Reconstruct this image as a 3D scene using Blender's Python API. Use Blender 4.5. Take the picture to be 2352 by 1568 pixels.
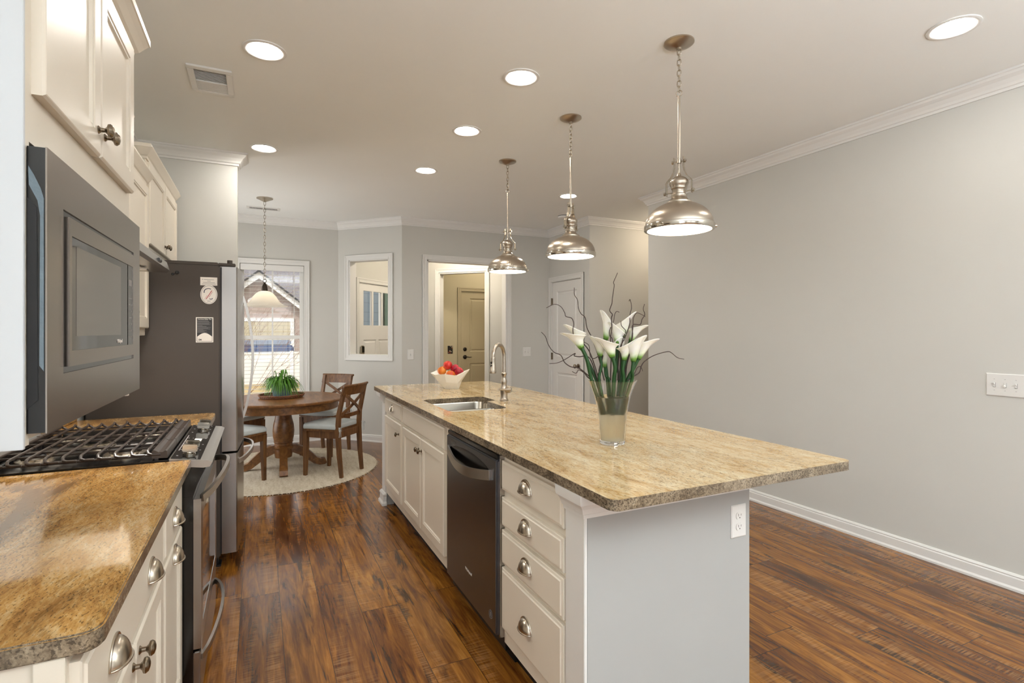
import bpy, bmesh, math, random
from mathutils import Vector, Matrix
PI = math.pi
random.seed(7)
for o in list(bpy.data.objects): bpy.data.objects.remove(o)
scn = bpy.context.scene
COL = scn.collection

# ------------------------------------------------------------------ camera, world, lights, exposure
HC = 2.743                                   # ceiling height
YAW = math.radians(25.54)
cd = bpy.data.cameras.new('camera'); cam = bpy.data.objects.new('camera', cd); COL.objects.link(cam)
cd.sensor_width = 36.0; cd.lens = 1216.0 / 2352.0 * 36.0; cd.shift_y = -24.0 / 2352.0
cd.clip_start = 0.05; cd.clip_end = 200
cam.location = (0, 0, 1.37); cam.rotation_euler = (PI/2, 0, -YAW)
scn.camera = cam
scn.view_settings.view_transform = 'Standard'; scn.view_settings.look = 'None'
scn.view_settings.gamma = 1.0; scn.view_settings.use_curve_mapping = False
scn.view_settings.exposure = 0.08

w = bpy.data.worlds.new('world'); scn.world = w; w.use_nodes = True
bg = w.node_tree.nodes['Background']; bg.inputs[0].default_value = (0.95, 0.97, 1.0, 1); bg.inputs[1].default_value = 1.7
sd = bpy.data.lights.new('sun', 'SUN'); sun = bpy.data.objects.new('sun', sd); COL.objects.link(sun)
sd.energy = 2.6; sd.angle = math.radians(2); sd.color = (1, .95, .86)
sun.rotation_euler = (math.radians(38), 0, math.radians(-28))

def fill_light(x, y, z, sx, sz, rz, power, col=(.74, .87, 1.0)):
    l = bpy.data.lights.new('window_daylight', 'AREA'); l.shape = 'RECTANGLE'; l.size = sx; l.size_y = sz
    l.energy = power; l.color = col
    o = bpy.data.objects.new('window_daylight', l); COL.objects.link(o)
    o.location = (x, y, z); o.rotation_euler = (PI/2+math.radians(20), 0, rz)
    return o
# fill light added as daylight at unseen great-room windows behind the camera (wall at y = -4.5)
for wx in (0.25, 1.95): fill_light(wx, -4.78, 1.30, 1.5, 1.9, 0, 3)
fill_light(-1.14, -2.4, 1.25, 2.6, 2.0, -PI/2, 42)      # added fill light at an invented patio door, left behind the camera
fill_light(-1.14, 5.92, 1.25, 1.5, 2.0, -PI/2, 21, (1.0, .96, .91))      # added fill light at an invented nook patio door, hidden by the fridge wall
CAN_E, PEND_E, NOOK_E = 108.0, 8.0, 9.0
UPLIGHT_W = 112

# ------------------------------------------------------------------ colour / node helpers
def lin(c): return c/12.92 if c <= .04045 else ((c+.055)/1.055)**2.4
def H(s):
    s = s.lstrip('#'); return tuple(lin(int(s[i:i+2], 16)/255) for i in (0, 2, 4)) + (1,)
def newmat(name):
    m = bpy.data.materials.new(name); m.use_nodes = True
    nt = m.node_tree; return m, nt, nt.nodes['Principled BSDF']
def N(nt, t, **kw):
    n = nt.nodes.new(t)
    for k, v in kw.items(): setattr(n, k, v)
    return n
def simple(name, col, rough=.5, metal=0, bump=0, bscale=200, spec=.5, coat=0, var=0, vscale=3, aniso=0):
    m, nt, b = newmat(name)
    b.inputs['Base Color'].default_value = H(col); b.inputs['Roughness'].default_value = rough
    b.inputs['Metallic'].default_value = metal; b.inputs['Specular IOR Level'].default_value = spec
    b.inputs['Coat Weight'].default_value = coat
    tc = N(nt, 'ShaderNodeTexCoord')
    nz = N(nt, 'ShaderNodeTexNoise'); nz.inputs['Scale'].default_value = vscale; nz.inputs['Detail'].default_value = 3
    nt.links.new(tc.outputs['Object'], nz.inputs['Vector'])
    mx = N(nt, 'ShaderNodeMixRGB', blend_type='MULTIPLY'); mx.inputs[0].default_value = 1
    mr = N(nt, 'ShaderNodeMapRange'); mr.inputs[3].default_value = 1-max(var, .015); mr.inputs[4].default_value = 1+max(var, .015)
    nt.links.new(nz.outputs['Fac'], mr.inputs[0]); nt.links.new(mr.outputs[0], mx.inputs[2])
    mx.inputs[1].default_value = H(col); nt.links.new(mx.outputs[0], b.inputs['Base Color'])
    if bump:
        n2 = N(nt, 'ShaderNodeTexNoise'); n2.inputs['Scale'].default_value = bscale
        bp = N(nt, 'ShaderNodeBump'); bp.inputs['Strength'].default_value = bump; bp.inputs['Distance'].default_value = .002
        nt.links.new(tc.outputs['Object'], n2.inputs['Vector']); nt.links.new(n2.outputs['Fac'], bp.inputs['Height'])
        nt.links.new(bp.outputs[0], b.inputs['Normal'])
    if aniso: b.inputs['Anisotropic'].default_value = aniso
    return m
def brushed(name, col, rough=.3, axis=(1, 1, 60), var=.10, aniso=.0):
    var *= .12
    m, nt, b = newmat(name)
    tc = N(nt, 'ShaderNodeTexCoord'); mp = N(nt, 'ShaderNodeMapping'); mp.inputs['Scale'].default_value = axis
    nz = N(nt, 'ShaderNodeTexNoise'); nz.inputs['Scale'].default_value = 12; nz.inputs['Detail'].default_value = 4
    nt.links.new(tc.outputs['Object'], mp.inputs[0]); nt.links.new(mp.outputs[0], nz.inputs['Vector'])
    mr = N(nt, 'ShaderNodeMapRange'); mr.inputs[3].default_value = rough*(1-var*2); mr.inputs[4].default_value = rough*(1+var*2)
    nt.links.new(nz.outputs['Fac'], mr.inputs[0]); nt.links.new(mr.outputs[0], b.inputs['Roughness'])
    b.inputs['Base Color'].default_value = H(col); b.inputs['Metallic'].default_value = 1; b.inputs['Anisotropic'].default_value = aniso
    return m
def emis(name, col, strength):
    m = bpy.data.materials.new(name); m.use_nodes = True; nt = m.node_tree; nt.nodes.clear()
    e = N(nt, 'ShaderNodeEmission'); e.inputs[0].default_value = H(col); e.inputs[1].default_value = strength
    o = N(nt, 'ShaderNodeOutputMaterial'); nt.links.new(e.outputs[0], o.inputs[0]); return m
def glass(name, col='#ffffff', rough=0.0, ior=1.45):
    m, nt, b = newmat(name); b.inputs['Base Color'].default_value = H(col); b.inputs['Roughness'].default_value = rough
    b.inputs['Transmission Weight'].default_value = 1; b.inputs['IOR'].default_value = ior; return m
def math_(nt, op, a, b=None):
    n = N(nt, 'ShaderNodeMath', operation=op)
    for i, x in enumerate((a, b)):
        if x is None: continue
        if isinstance(x, (int, float)): n.inputs[i].default_value = x
        else: nt.links.new(x, n.inputs[i])
    return n.outputs[0]
def ramp(nt, fac, stops, interp='LINEAR'):
    r = N(nt, 'ShaderNodeValToRGB'); cr = r.color_ramp; cr.interpolation = interp
    while len(cr.elements) < len(stops): cr.elements.new(.5)
    for e, (p, c) in zip(cr.elements, stops): e.position = p; e.color = H(c) if isinstance(c, str) else (c, c, c, 1)
    nt.links.new(fac, r.inputs[0]); return r.outputs[0]
def mixc(nt, fac, a, b, mode='MIX'):
    m = N(nt, 'ShaderNodeMixRGB', blend_type=mode)
    for i, x in ((0, fac), (1, a), (2, b)):
        if isinstance(x, (int, float)): m.inputs[i].default_value = x
        elif isinstance(x, str): m.inputs[i].default_value = H(x)
        else: nt.links.new(x, m.inputs[i])
    return m.outputs[0]
def noise(nt, vec, scale, detail=4, rough=.5, dist=0):
    n = N(nt, 'ShaderNodeTexNoise'); n.inputs['Scale'].default_value = scale; n.inputs['Detail'].default_value = detail
    n.inputs['Roughness'].default_value = rough; n.inputs['Distortion'].default_value = dist
    nt.links.new(vec, n.inputs['Vector']); return n.outputs['Fac']
def mapped(nt, sc=(1, 1, 1), rot=(0, 0, 0), src='Object'):
    tc = N(nt, 'ShaderNodeTexCoord'); mp = N(nt, 'ShaderNodeMapping')
    mp.inputs['Scale'].default_value = sc; mp.inputs['Rotation'].default_value = rot
    nt.links.new(tc.outputs[src], mp.inputs[0]); return mp.outputs[0]

def floor_mat():
    m, nt, b = newmat('hickory_planks')
    tc = N(nt, 'ShaderNodeTexCoord'); sp = N(nt, 'ShaderNodeSeparateXYZ'); nt.links.new(tc.outputs['Object'], sp.inputs[0])
    X, Y = sp.outputs[0], sp.outputs[1]
    W, L = .178, 1.22
    xs = math_(nt, 'DIVIDE', math_(nt, 'ADD', X, 20.018), W); row = math_(nt, 'FLOOR', xs); fx = math_(nt, 'FRACT', xs)
    wn = N(nt, 'ShaderNodeTexWhiteNoise', noise_dimensions='1D'); nt.links.new(row, wn.inputs['W'])
    ys = math_(nt, 'ADD', math_(nt, 'DIVIDE', math_(nt, 'ADD', Y, 20), L), wn.outputs['Value'])
    idy = math_(nt, 'FLOOR', ys); fy = math_(nt, 'FRACT', ys)
    cb = N(nt, 'ShaderNodeCombineXYZ'); nt.links.new(row, cb.inputs[0]); nt.links.new(idy, cb.inputs[1])
    w2 = N(nt, 'ShaderNodeTexWhiteNoise', noise_dimensions='3D'); nt.links.new(cb.outputs[0], w2.inputs['Vector'])
    rnd = w2.outputs['Value']
    gx = math_(nt, 'MULTIPLY', X, 9.0); gy = math_(nt, 'MULTIPLY', Y, 1.0)
    gz = math_(nt, 'MULTIPLY', rnd, 37.0)
    g = N(nt, 'ShaderNodeCombineXYZ'); nt.links.new(gx, g.inputs[0]); nt.links.new(gy, g.inputs[1]); nt.links.new(gz, g.inputs[2])
    n1 = noise(nt, g.outputs[0], 2.2, 6, .62, 1.1)
    g2 = N(nt, 'ShaderNodeCombineXYZ'); nt.links.new(math_(nt, 'MULTIPLY', X, 60.0), g2.inputs[0]); nt.links.new(math_(nt, 'MULTIPLY', Y, 2.5), g2.inputs[1]); nt.links.new(gz, g2.inputs[2])
    n2 = noise(nt, g2.outputs[0], 2.0, 5, .6, .4)
    n3 = noise(nt, g.outputs[0], 1.05, 4, .55, 1.6)
    t = math_(nt, 'ADD', math_(nt, 'MULTIPLY', n1, .72), math_(nt, 'MULTIPLY', n2, .28))
    t = math_(nt, 'ADD', t, math_(nt, 'MULTIPLY', math_(nt, 'SUBTRACT', rnd, .5), .15))
    c = ramp(nt, t, [(.27, '#321c0c'), (.37, '#532d12'), (.47, '#724519'), (.57, '#8d5a20'), (.70, '#ae7831')])
    # dark mineral streaks and knots
    st = ramp(nt, n3, [(.33, 0.12), (.41, 1.0)])
    c = mixc(nt, st, '#2a180d', c)
    # saw-mark rings
    g3 = N(nt, 'ShaderNodeCombineXYZ'); nt.links.new(math_(nt, 'MULTIPLY', X, 4.0), g3.inputs[0]); nt.links.new(math_(nt, 'MULTIPLY', Y, 95.0), g3.inputs[1]); nt.links.new(gz, g3.inputs[2])
    n4 = noise(nt, g3.outputs[0], 1.6, 2, .5, .2)
    patch = ramp(nt, noise(nt, g.outputs[0], .8, 2, .5), [(.52, 0.0), (.62, 1.0)])
    saw = math_(nt, 'MULTIPLY', ramp(nt, n4, [(.42, 0.0), (.6, 1.0)]), patch)
    c = mixc(nt, math_(nt, 'MULTIPLY', saw, .35), c, '#b98c58')
    # seams
    ex = math_(nt, 'MINIMUM', fx, math_(nt, 'SUBTRACT', 1.0, fx)); ey = math_(nt, 'MINIMUM', fy, math_(nt, 'SUBTRACT', 1.0, fy))
    sx = math_(nt, 'LESS_THAN', ex, .0075); sy = math_(nt, 'LESS_THAN', ey, .0012)
    seam = math_(nt, 'MAXIMUM', sx, sy)
    c = mixc(nt, math_(nt, 'MULTIPLY', seam, .75), c, '#1c100a')
    nt.links.new(c, b.inputs['Base Color'])
    rr = N(nt, 'ShaderNodeMapRange'); rr.inputs[3].default_value = .13; rr.inputs[4].default_value = .26
    nt.links.new(n1, rr.inputs[0]); nt.links.new(rr.outputs[0], b.inputs['Roughness'])
    b.inputs['Coat Weight'].default_value = .12; b.inputs['Coat Roughness'].default_value = .10
    hgt = math_(nt, 'SUBTRACT', math_(nt, 'ADD', math_(nt, 'MULTIPLY', n2, .25), math_(nt, 'MULTIPLY', n4, .1)), seam)
    bp = N(nt, 'ShaderNodeBump'); bp.inputs['Strength'].default_value = .25; bp.inputs['Distance'].default_value = .002
    nt.links.new(hgt, bp.inputs['Height']); nt.links.new(bp.outputs[0], b.inputs['Normal'])
    return m

def granite(name, stops, speck, cloudcol=None, rot=.5, rough=.07, fine=1.0, stretch=.28, spk=(.36, .41)):
    m, nt, b = newmat(name)
    v = mapped(nt, (1, stretch, 1), (0, 0, rot))
    a = noise(nt, v, 9*fine, 5, .65, .8); f = noise(nt, v, 85*fine, 4, .7)
    t = math_(nt, 'ADD', math_(nt, 'MULTIPLY', a, .55), math_(nt, 'MULTIPLY', f, .45))
    c = ramp(nt, t, stops)
    v2 = mapped(nt, (1, .45, 1), (0, 0, rot+.15))
    s = noise(nt, v2, 150*fine, 2, .5); s2 = noise(nt, v2, 55*fine, 3, .6, .5); band = noise(nt, v, 4, 3, .6, 1.0)
    k = ramp(nt, math_(nt, 'ADD', math_(nt, 'MULTIPLY', s, .8), math_(nt, 'MULTIPLY', band, .2)), [(spk[0], 1.0), (spk[1], 0.0)])
    k2 = ramp(nt, s2, [(.27, 1.0), (.33, 0.0)])
    k = math_(nt, 'MAXIMUM', k, k2)
    c = mixc(nt, math_(nt, 'MULTIPLY', k, .62), c, speck)
    # thin wandering veins
    ve = noise(nt, mapped(nt, (1, .35, 1), (0, 0, rot)), 3.2, 6, .7, 1.2)
    vv = math_(nt, 'ABSOLUTE', math_(nt, 'SUBTRACT', ve, .5))
    c = mixc(nt, math_(nt, 'MULTIPLY', ramp(nt, vv, [(.0, 1.0), (.012, 0.0)]), .35), c, speck)
    if cloudcol:
        cl = noise(nt, mapped(nt, (1, .5, 1), (0, 0, rot+.1)), 3.0, 3, .55, 1.0)
        c = mixc(nt, ramp(nt, cl, [(.36, .8), (.5, 0.0)]), c, cloudcol, 'MULTIPLY')
    nt.links.new(c, b.inputs['Base Color']); b.inputs['Roughness'].default_value = rough
    b.inputs['Specular IOR Level'].default_value = .55
    return m

def wood_mat(name, cols, rough=.4, scale=(14, 14, 1.2)):
    m, nt, b = newmat(name); v = mapped(nt, scale)
    n = noise(nt, v, 3, 5, .6, .6)
    nt.links.new(ramp(nt, n, [(.3, cols[0]), (.5, cols[1]), (.72, cols[2])]), b.inputs['Base Color']); b.inputs['Roughness'].default_value = rough
    bp = N(nt, 'ShaderNodeBump'); bp.inputs['Strength'].default_value = .15; bp.inputs['Distance'].default_value = .001
    nt.links.new(n, bp.inputs['Height']); nt.links.new(bp.outputs[0], b.inputs['Normal']); return m

M = {}
M['floor'] = floor_mat()
M['wall'] = simple('greige_wall_paint', '#d0cfc9', .85, bump=.12, bscale=350, spec=.25)
M['ceiling'] = simple('ceiling_paint', '#f2f3f0', .9, bump=.1, bscale=250, spec=.2)
M['trim'] = simple('white_trim_paint', '#e6e5e1', .45, spec=.4)
M['warmwall'] = simple('tan_hall_paint', '#cfc4a4', .85, spec=.25)
M['tandoor'] = simple('tan_door_paint', '#c4b796', .5)
M['cab'] = simple('cream_cabinet_paint', '#dcd3c3', .38, spec=.45)
M['cabisl'] = simple('antique_white_island_paint', '#e6ddcd', .30, spec=.45)
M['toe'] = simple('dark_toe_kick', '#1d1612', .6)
M['plastic'] = simple('white_plastic', '#e4e3df', .35)
M['slot'] = simple('dark_slot', '#3a3936', .5)
M['granite'] = granite('gold_granite', [(.33, '#8e6a3c'), (.43, '#bb9a68'), (.5, '#c8af86'), (.58, '#d1bd98'), (.68, '#dccfb2')], '#5a4a36', rot=.45, fine=1.5, spk=(.37, .41))
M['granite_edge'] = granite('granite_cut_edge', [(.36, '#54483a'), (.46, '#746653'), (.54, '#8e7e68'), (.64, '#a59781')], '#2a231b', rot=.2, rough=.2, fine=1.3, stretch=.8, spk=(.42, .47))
M['granite_left'] = granite('amber_granite', [(.34, '#7d5a32'), (.43, '#a87c44'), (.5, '#b98f54'), (.58, '#c5a472'), (.68, '#d3bc94')], '#33271d', '#7d644c', rot=-.9, fine=1.7, spk=(.385, .425))
M['nickel'] = brushed('brushed_nickel', '#bdb3a4', .27, (1, 1, 1), .1)
M['nickel_bright'] = brushed('polished_nickel', '#c9c3b8', .14, (1, 1, 1), .1)
M['brass'] = brushed('brushed_nickel_shade', '#b8ad9e', .3, (60, 60, 1), .12, aniso=.5)
M['knob'] = brushed('antique_nickel', '#8f8373', .25, (1, 1, 1), .1)
M['steel'] = brushed('stainless_steel', '#a8a4a0', .24, (1, 1, 40), .2)
M['steel_mw'] = brushed('dark_stainless_trim', '#91887f', .24, (1, 1, 40), .2)
M['steel_h'] = brushed('stainless_steel_horizontal', '#bdb8b1', .30, (1, 1, 40), .2)
M['darksteel'] = brushed('black_stainless', '#74767c', .3, (40, 1, 40), .15)
M['sink'] = brushed('sink_steel', '#b9b3a8', .22, (1, 30, 1), .2)
M['fridgeside'] = simple('textured_taupe_steel', '#40372f', .5, bump=.3, bscale=600)
M['black'] = simple('gloss_black', '#0a0a0b', .15, spec=.6)
M['blackmatte'] = simple('matte_black', '#111112', .5)
M['iron'] = simple('cast_iron_enamel', '#352b25', .33, spec=.7)
M['blackglass'] = simple('black_glass', '#0d0c0c', .04, spec=.8)
M['ovenglass'] = simple('smoked_oven_glass', '#5a5653', .03, spec=1.0, coat=1)
M['bronze'] = simple('dark_bronze', '#3a332c', .35, metal=.8)
M['chairwood'] = wood_mat('walnut_chair_wood', ['#4a3018', '#6c4726', '#855d33'], .42)
M['tablewood'] = wood_mat('walnut_table_wood', ['#5a3a1e', '#7d532b', '#96683a'], .33, (9, 1.2, 9))
M['cushion'] = simple('pale_blue_grey_linen', '#c3cbcc', .9, bump=.3, bscale=400, var=.08, vscale=30)
M['leaf'] = simple('leaf_green', '#4d8220', .4, var=.3, vscale=12)
M['pot'] = simple('blue_glazed_pot', '#6f8698', .3, var=.25, vscale=25)
M['soil'] = simple('potting_soil', '#2b1d12', .9)
M['wicker'] = wood_mat('woven_wicker', ['#4a2a17', '#7a4a2c', '#96643c'], .6, (60, 60, 60))
M['bowl'] = simple('white_ceramic_bowl', '#eee8da', .35)
M['stem'] = simple('lily_stem', '#1f4a1c', .45, var=.15)
M['twig'] = simple('brown_willow_bark', '#3f302b', .7, var=.2, vscale=40)
M['glass'] = glass('clear_glass')
M['water'] = glass('vase_water', '#eae5cf', .38, 1.33)
M['paper'] = simple('magnet_white', '#e6dfd6', .5)
M['ink'] = simple('ink_black', '#1b1a1c', .5)
M['red'] = simple('ink_red', '#a51f2a', .5)
M['navy'] = simple('ink_navy', '#1c2340', .5)
M['greyink'] = simple('ink_grey', '#8b8785', .5)
M['shadeglass'] = None
M['can'] = emis('recessed_lamp_glow', '#fff8ef', CAN_E)
M['pend'] = emis('pendant_diffuser_glow', '#fff6e4', PEND_E)
M['bulb'] = emis('nook_bulb_glow', '#fff2dd', NOOK_E)

def rug_mat():
    m, nt, b = newmat('ivory_wool_rug'); n = noise(nt, mapped(nt, (1, 1, 1)), 60, 5, .7); n2 = noise(nt, mapped(nt, (6, 1, 1), (0, 0, .5)), 5, 4, .6)
    c = ramp(nt, math_(nt, 'ADD', math_(nt, 'MULTIPLY', n, .6), math_(nt, 'MULTIPLY', n2, .4)), [(.32, '#a8997f'), (.46, '#d0c4ad'), (.62, '#e2dac8')])
    nt.links.new(c, b.inputs['Base Color']); b.inputs['Roughness'].default_value = .95
    bp = N(nt, 'ShaderNodeBump'); bp.inputs['Strength'].default_value = .8; bp.inputs['Distance'].default_value = .006
    nt.links.new(n, bp.inputs['Height']); nt.links.new(bp.outputs[0], b.inputs['Normal']); return m
M['rug'] = rug_mat()
def lily_mat():
    m, nt, b = newmat('calla_spathe'); tc = N(nt, 'ShaderNodeTexCoord'); sp = N(nt, 'ShaderNodeSeparateXYZ')
    nt.links.new(tc.outputs['UV'], sp.inputs[0])
    c = ramp(nt, sp.outputs[1], [(.0, '#2c5418'), (.14, '#6f9a3c'), (.34, '#e4ead0'), (.6, '#f6f3e8')])
    nt.links.new(c, b.inputs['Base Color']); b.inputs['Roughness'].default_value = .45
    b.inputs['Subsurface Weight'].default_value = .25; b.inputs['Subsurface Radius'].default_value = (.01, .01, .006); b.inputs['Subsurface Scale'].default_value = .6
    return m
M['lily'] = lily_mat()
def frosted():
    m, nt, b = newmat('frosted_lamp_glass'); b.inputs['Base Color'].default_value = H('#f1eee6'); b.inputs['Roughness'].default_value = .4
    tr = N(nt, 'ShaderNodeBsdfTranslucent'); tr.inputs[0].default_value = H('#fffaf0'); mx = N(nt, 'ShaderNodeMixShader'); mx.inputs[0].default_value = .6
    nt.links.new(b.outputs[0], mx.inputs[1]); nt.links.new(tr.outputs[0], mx.inputs[2]); nt.links.new(mx.outputs[0], nt.nodes['Material Output'].inputs[0]); return m
M['shadeglass'] = frosted()
def fruit(name, a, b_, c_):
    m, nt, b = newmat(name); n = noise(nt, mapped(nt, (8, 8, 3)), 3, 3, .5)
    nt.links.new(ramp(nt, n, [(.35, a), (.52, b_), (.68, c_)]), b.inputs['Base Color']); b.inputs['Roughness'].default_value = .35; return m
M['fruit_red'] = fruit('red_apple_skin', '#8c1015', '#c8241c', '#e0503a')
M['fruit_orange'] = fruit('orange_blush_skin', '#c83a1c', '#e07a20', '#eda040')
M['fruit_pink'] = fruit('crimson_skin', '#8e0f24', '#c01c34', '#dc5050')

# ------------------------------------------------------------------ geometry helpers
class MB:
    def __init__(s): s.bm = bmesh.new(); s.uv = None
    def box(s, x0, x1, y0, y1, z0, z1, bev=0):
        t = bmesh.new(); bmesh.ops.create_cube(t, size=1)
        for v in t.verts: v.co = Vector(((x0+x1)/2+v.co.x*(x1-x0), (y0+y1)/2+v.co.y*(y1-y0), (z0+z1)/2+v.co.z*(z1-z0)))
        if bev: bmesh.ops.bevel(t, geom=t.edges[:], offset=bev, segments=2, affect='EDGES', clamp_overlap=True)
        s.merge(t); return s
    def merge(s, t, mat=None):
        if mat is not None: t.transform(mat)
        me = bpy.data.meshes.new('tmp'); t.to_mesh(me); t.free(); s.bm.from_mesh(me); bpy.data.meshes.remove(me)
    def xf(s, mat): s.bm.transform(mat); return s
    def ring_loft(s, rings, closed=True, cap0=True, cap1=True):
        vs = [[s.bm.verts.new(p) for p in r] for r in rings]; n = len(vs[0])
        for a, b in zip(vs, vs[1:]):
            for i in range(n if closed else n-1):
                j = (i+1) % n
                try: s.bm.faces.new((a[i], a[j], b[j], b[i]))
                except ValueError: pass
        if cap0 and n > 2: s.bm.faces.new(vs[0][::-1])
        if cap1 and n > 2: s.bm.faces.new(vs[-1])
        return s
    def tube(s, pts, r, n=10, caps=True):
        pts = [Vector(p) for p in pts]; rr = r if isinstance(r, (list, tuple)) else [r]*len(pts)
        up = None; rings = []
        for i, p in enumerate(pts):
            a = pts[max(i-1, 0)]; b = pts[min(i+1, len(pts)-1)]; d = (b-a).normalized()
            if up is None:
                up = Vector((0, 0, 1)) if abs(d.z) < .9 else Vector((1, 0, 0))
            u = (up - d*up.dot(d)); u = u.normalized() if u.length > 1e-6 else d.orthogonal().normalized()
            up = u; v = d.cross(u)
            rings.append([p + (u*math.cos(2*PI*k/n)+v*math.sin(2*PI*k/n))*rr[i] for k in range(n)])
        return s.ring_loft(rings, True, caps, caps)
    def bar(s, pts, wv, hv, upv=(0, 0, 1)):          # rectangular section along a path
        pts = [Vector(p) for p in pts]; rings = []
        for i, p in enumerate(pts):
            a = pts[max(i-1, 0)]; b = pts[min(i+1, len(pts)-1)]; d = (b-a).normalized(); up = Vector(upv)
            sd_ = d.cross(up).normalized(); u = sd_.cross(d)
            ww = wv[i] if isinstance(wv, (list, tuple)) else wv; hh = hv[i] if isinstance(hv, (list, tuple)) else hv
            rings.append([p+sd_*ww/2+u*hh/2, p-sd_*ww/2+u*hh/2, p-sd_*ww/2-u*hh/2, p+sd_*ww/2-u*hh/2])
        return s.ring_loft(rings)
    def lathe(s, prof, n=32, c=(0, 0, 0), close=False):  # prof (r, z)
        rings = [[(c[0]+max(r, 1e-4)*math.cos(2*PI*k/n), c[1]+max(r, 1e-4)*math.sin(2*PI*k/n), c[2]+z) for k in range(n)] for r, z in prof]
        if close: rings = rings+[rings[0]]
        return s.ring_loft(rings, True, not close, not close)
    def prism(s, poly, h0, h1, frame=None):          # poly (a, b) extruded along third axis
        f = frame or (Vector((0, 0, 0)), Vector((1, 0, 0)), Vector((0, 1, 0)), Vector((0, 0, 1)))
        P = lambda a, b, c: f[0]+f[1]*a+f[2]*b+f[3]*c
        return s.ring_loft([[P(a, b, h0) for a, b in poly], [P(a, b, h1) for a, b in poly]])
    def fbox(s, f, u0, u1, v0, v1, n0, n1, bev=0):
        t = bmesh.new(); bmesh.ops.create_cube(t, size=1)
        if bev:
            for v in t.verts: v.co = Vector((v.co.x*(u1-u0), v.co.y*(v1-v0), v.co.z*(n1-n0)))
            bmesh.ops.bevel(t, geom=t.edges[:], offset=bev, segments=2, affect='EDGES', clamp_overlap=True)
            for v in t.verts: q = v.co.copy(); v.co = f[0]+f[1]*((u0+u1)/2+q.x)+f[2]*((v0+v1)/2+q.y)+f[3]*((n0+n1)/2+q.z)
        else:
            for v in t.verts: q = v.co.copy(); v.co = f[0]+f[1]*((u0+u1)/2+q.x*(u1-u0))+f[2]*((v0+v1)/2+q.y*(v1-v0))+f[3]*((n0+n1)/2+q.z*(n1-n0))
        s.merge(t); return s
    def panel(s, f, u0, u1, v0, v1, rings, back=0.0):  # rectangular rings (inset, height), the first at the back
        R = []
        for i, hgt in rings:
            R.append([f[0]+f[1]*a+f[2]*b+f[3]*hgt for a, b in ((u0+i, v0+i), (u1-i, v0+i), (u1-i, v1-i), (u0+i, v1-i))])
        return s.ring_loft(R)
    def sweep(s, path, prof, closed=False):            # prof (out, z) ; out is to the left of the path direction
        n = len(path); rings = []
        P = [Vector((p[0], p[1])) for p in path]
        for i in range(n):
            d0 = (P[i]-P[i-1]) if (i > 0 or closed) else (P[1]-P[0]); d1 = (P[(i+1) % n]-P[i]) if (i < n-1 or closed) else (P[-1]-P[-2])
            d0.normalize(); d1.normalize(); n0 = Vector((-d0.y, d0.x)); n1 = Vector((-d1.y, d1.x)); b = (n0+n1)
            b = b/ max(b.dot(n0), 1e-6)
            rings.append([(P[i].x+b.x*o, P[i].y+b.y*o, z) for o, z in prof])
        if closed: rings.append(rings[0])
        return s.ring_loft(rings, True, not closed, not closed)
def fr(o, u, v, n): return (Vector(o), Vector(u), Vector(v), Vector(n))

def wmx(o):
    m = Matrix.Identity(4)
    while o: m = o.matrix_basis @ m; o = o.parent
    return m
def tag(o, label=None, cat=None, group=None, kind=None):
    if label: o['label'] = label
    if cat: o['category'] = cat
    if group: o['group'] = group
    if kind: o['kind'] = kind
    return o
def obj(name, mb, mat, parent=None, smooth=False, local=False, auto=True, label=None):
    bmesh.ops.remove_doubles(mb.bm, verts=mb.bm.verts, dist=1e-6)
    bmesh.ops.recalc_face_normals(mb.bm, faces=mb.bm.faces)
    if parent and not local: mb.bm.transform(wmx(parent).inverted())
    me = bpy.data.meshes.new(name)
    if smooth:
        for f in mb.bm.faces: f.smooth = True
        for e in mb.bm.edges:
            if len(e.link_faces) == 2 and e.calc_face_angle(0) > math.radians(38): e.smooth = False
    mb.bm.to_mesh(me); mb.bm.free()
    if isinstance(mat, (list, tuple)):
        for m_ in mat: me.materials.append(m_)
    else: me.materials.append(mat)
    o = bpy.data.objects.new(name, me); COL.objects.link(o)
    if parent: o.parent = parent
    if label: o['label'] = label
    return o
def thing(name, label, cat, loc=(0, 0, 0), rz=0, group=None, kind=None):
    o = bpy.data.objects.new(name, None); o.empty_display_size = .05; COL.objects.link(o)
    o.location = loc; o.rotation_euler = (0, 0, rz); return tag(o, label, cat, group, kind)
def dup(root, loc=None, rz=None, label=None, group=None):
    r = root.copy(); COL.objects.link(r)
    if loc is not None: r.location = loc
    if rz is not None: r.rotation_euler = (0, 0, rz)
    if label: r['label'] = label
    if group: r['group'] = group
    for ch in [c for c in root.children]:
        c = ch.copy(); COL.objects.link(c); c.parent = r
        for g in [k for k in ch.children]:
            d = g.copy(); COL.objects.link(d); d.parent = c
    return r
def text(name, body, size, f, mat, parent=None, align='CENTER', ext=.0004, bold=0.0):
    cu = bpy.data.curves.new('tmp', 'FONT'); cu.body = body; cu.size = size; cu.extrude = ext; cu.align_x = align; cu.align_y = 'CENTER'; cu.offset = bold
    cu.resolution_u = 3
    t = bpy.data.objects.new('tmp', cu); COL.objects.link(t)
    dg = bpy.context.evaluated_depsgraph_get(); me = bpy.data.meshes.new_from_object(t.evaluated_get(dg))
    bpy.data.objects.remove(t); bpy.data.curves.remove(cu)
    me.name = name; mt = Matrix((( f[1].x, f[2].x, f[3].x, f[0].x), (f[1].y, f[2].y, f[3].y, f[0].y), (f[1].z, f[2].z, f[3].z, f[0].z), (0, 0, 0, 1)))
    me.transform(mt)
    if parent: me.transform(wmx(parent).inverted())
    me.materials.clear(); me.materials.append(mat)
    o = bpy.data.objects.new(name, me); COL.objects.link(o)
    if parent: o.parent = parent
    return o
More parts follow.
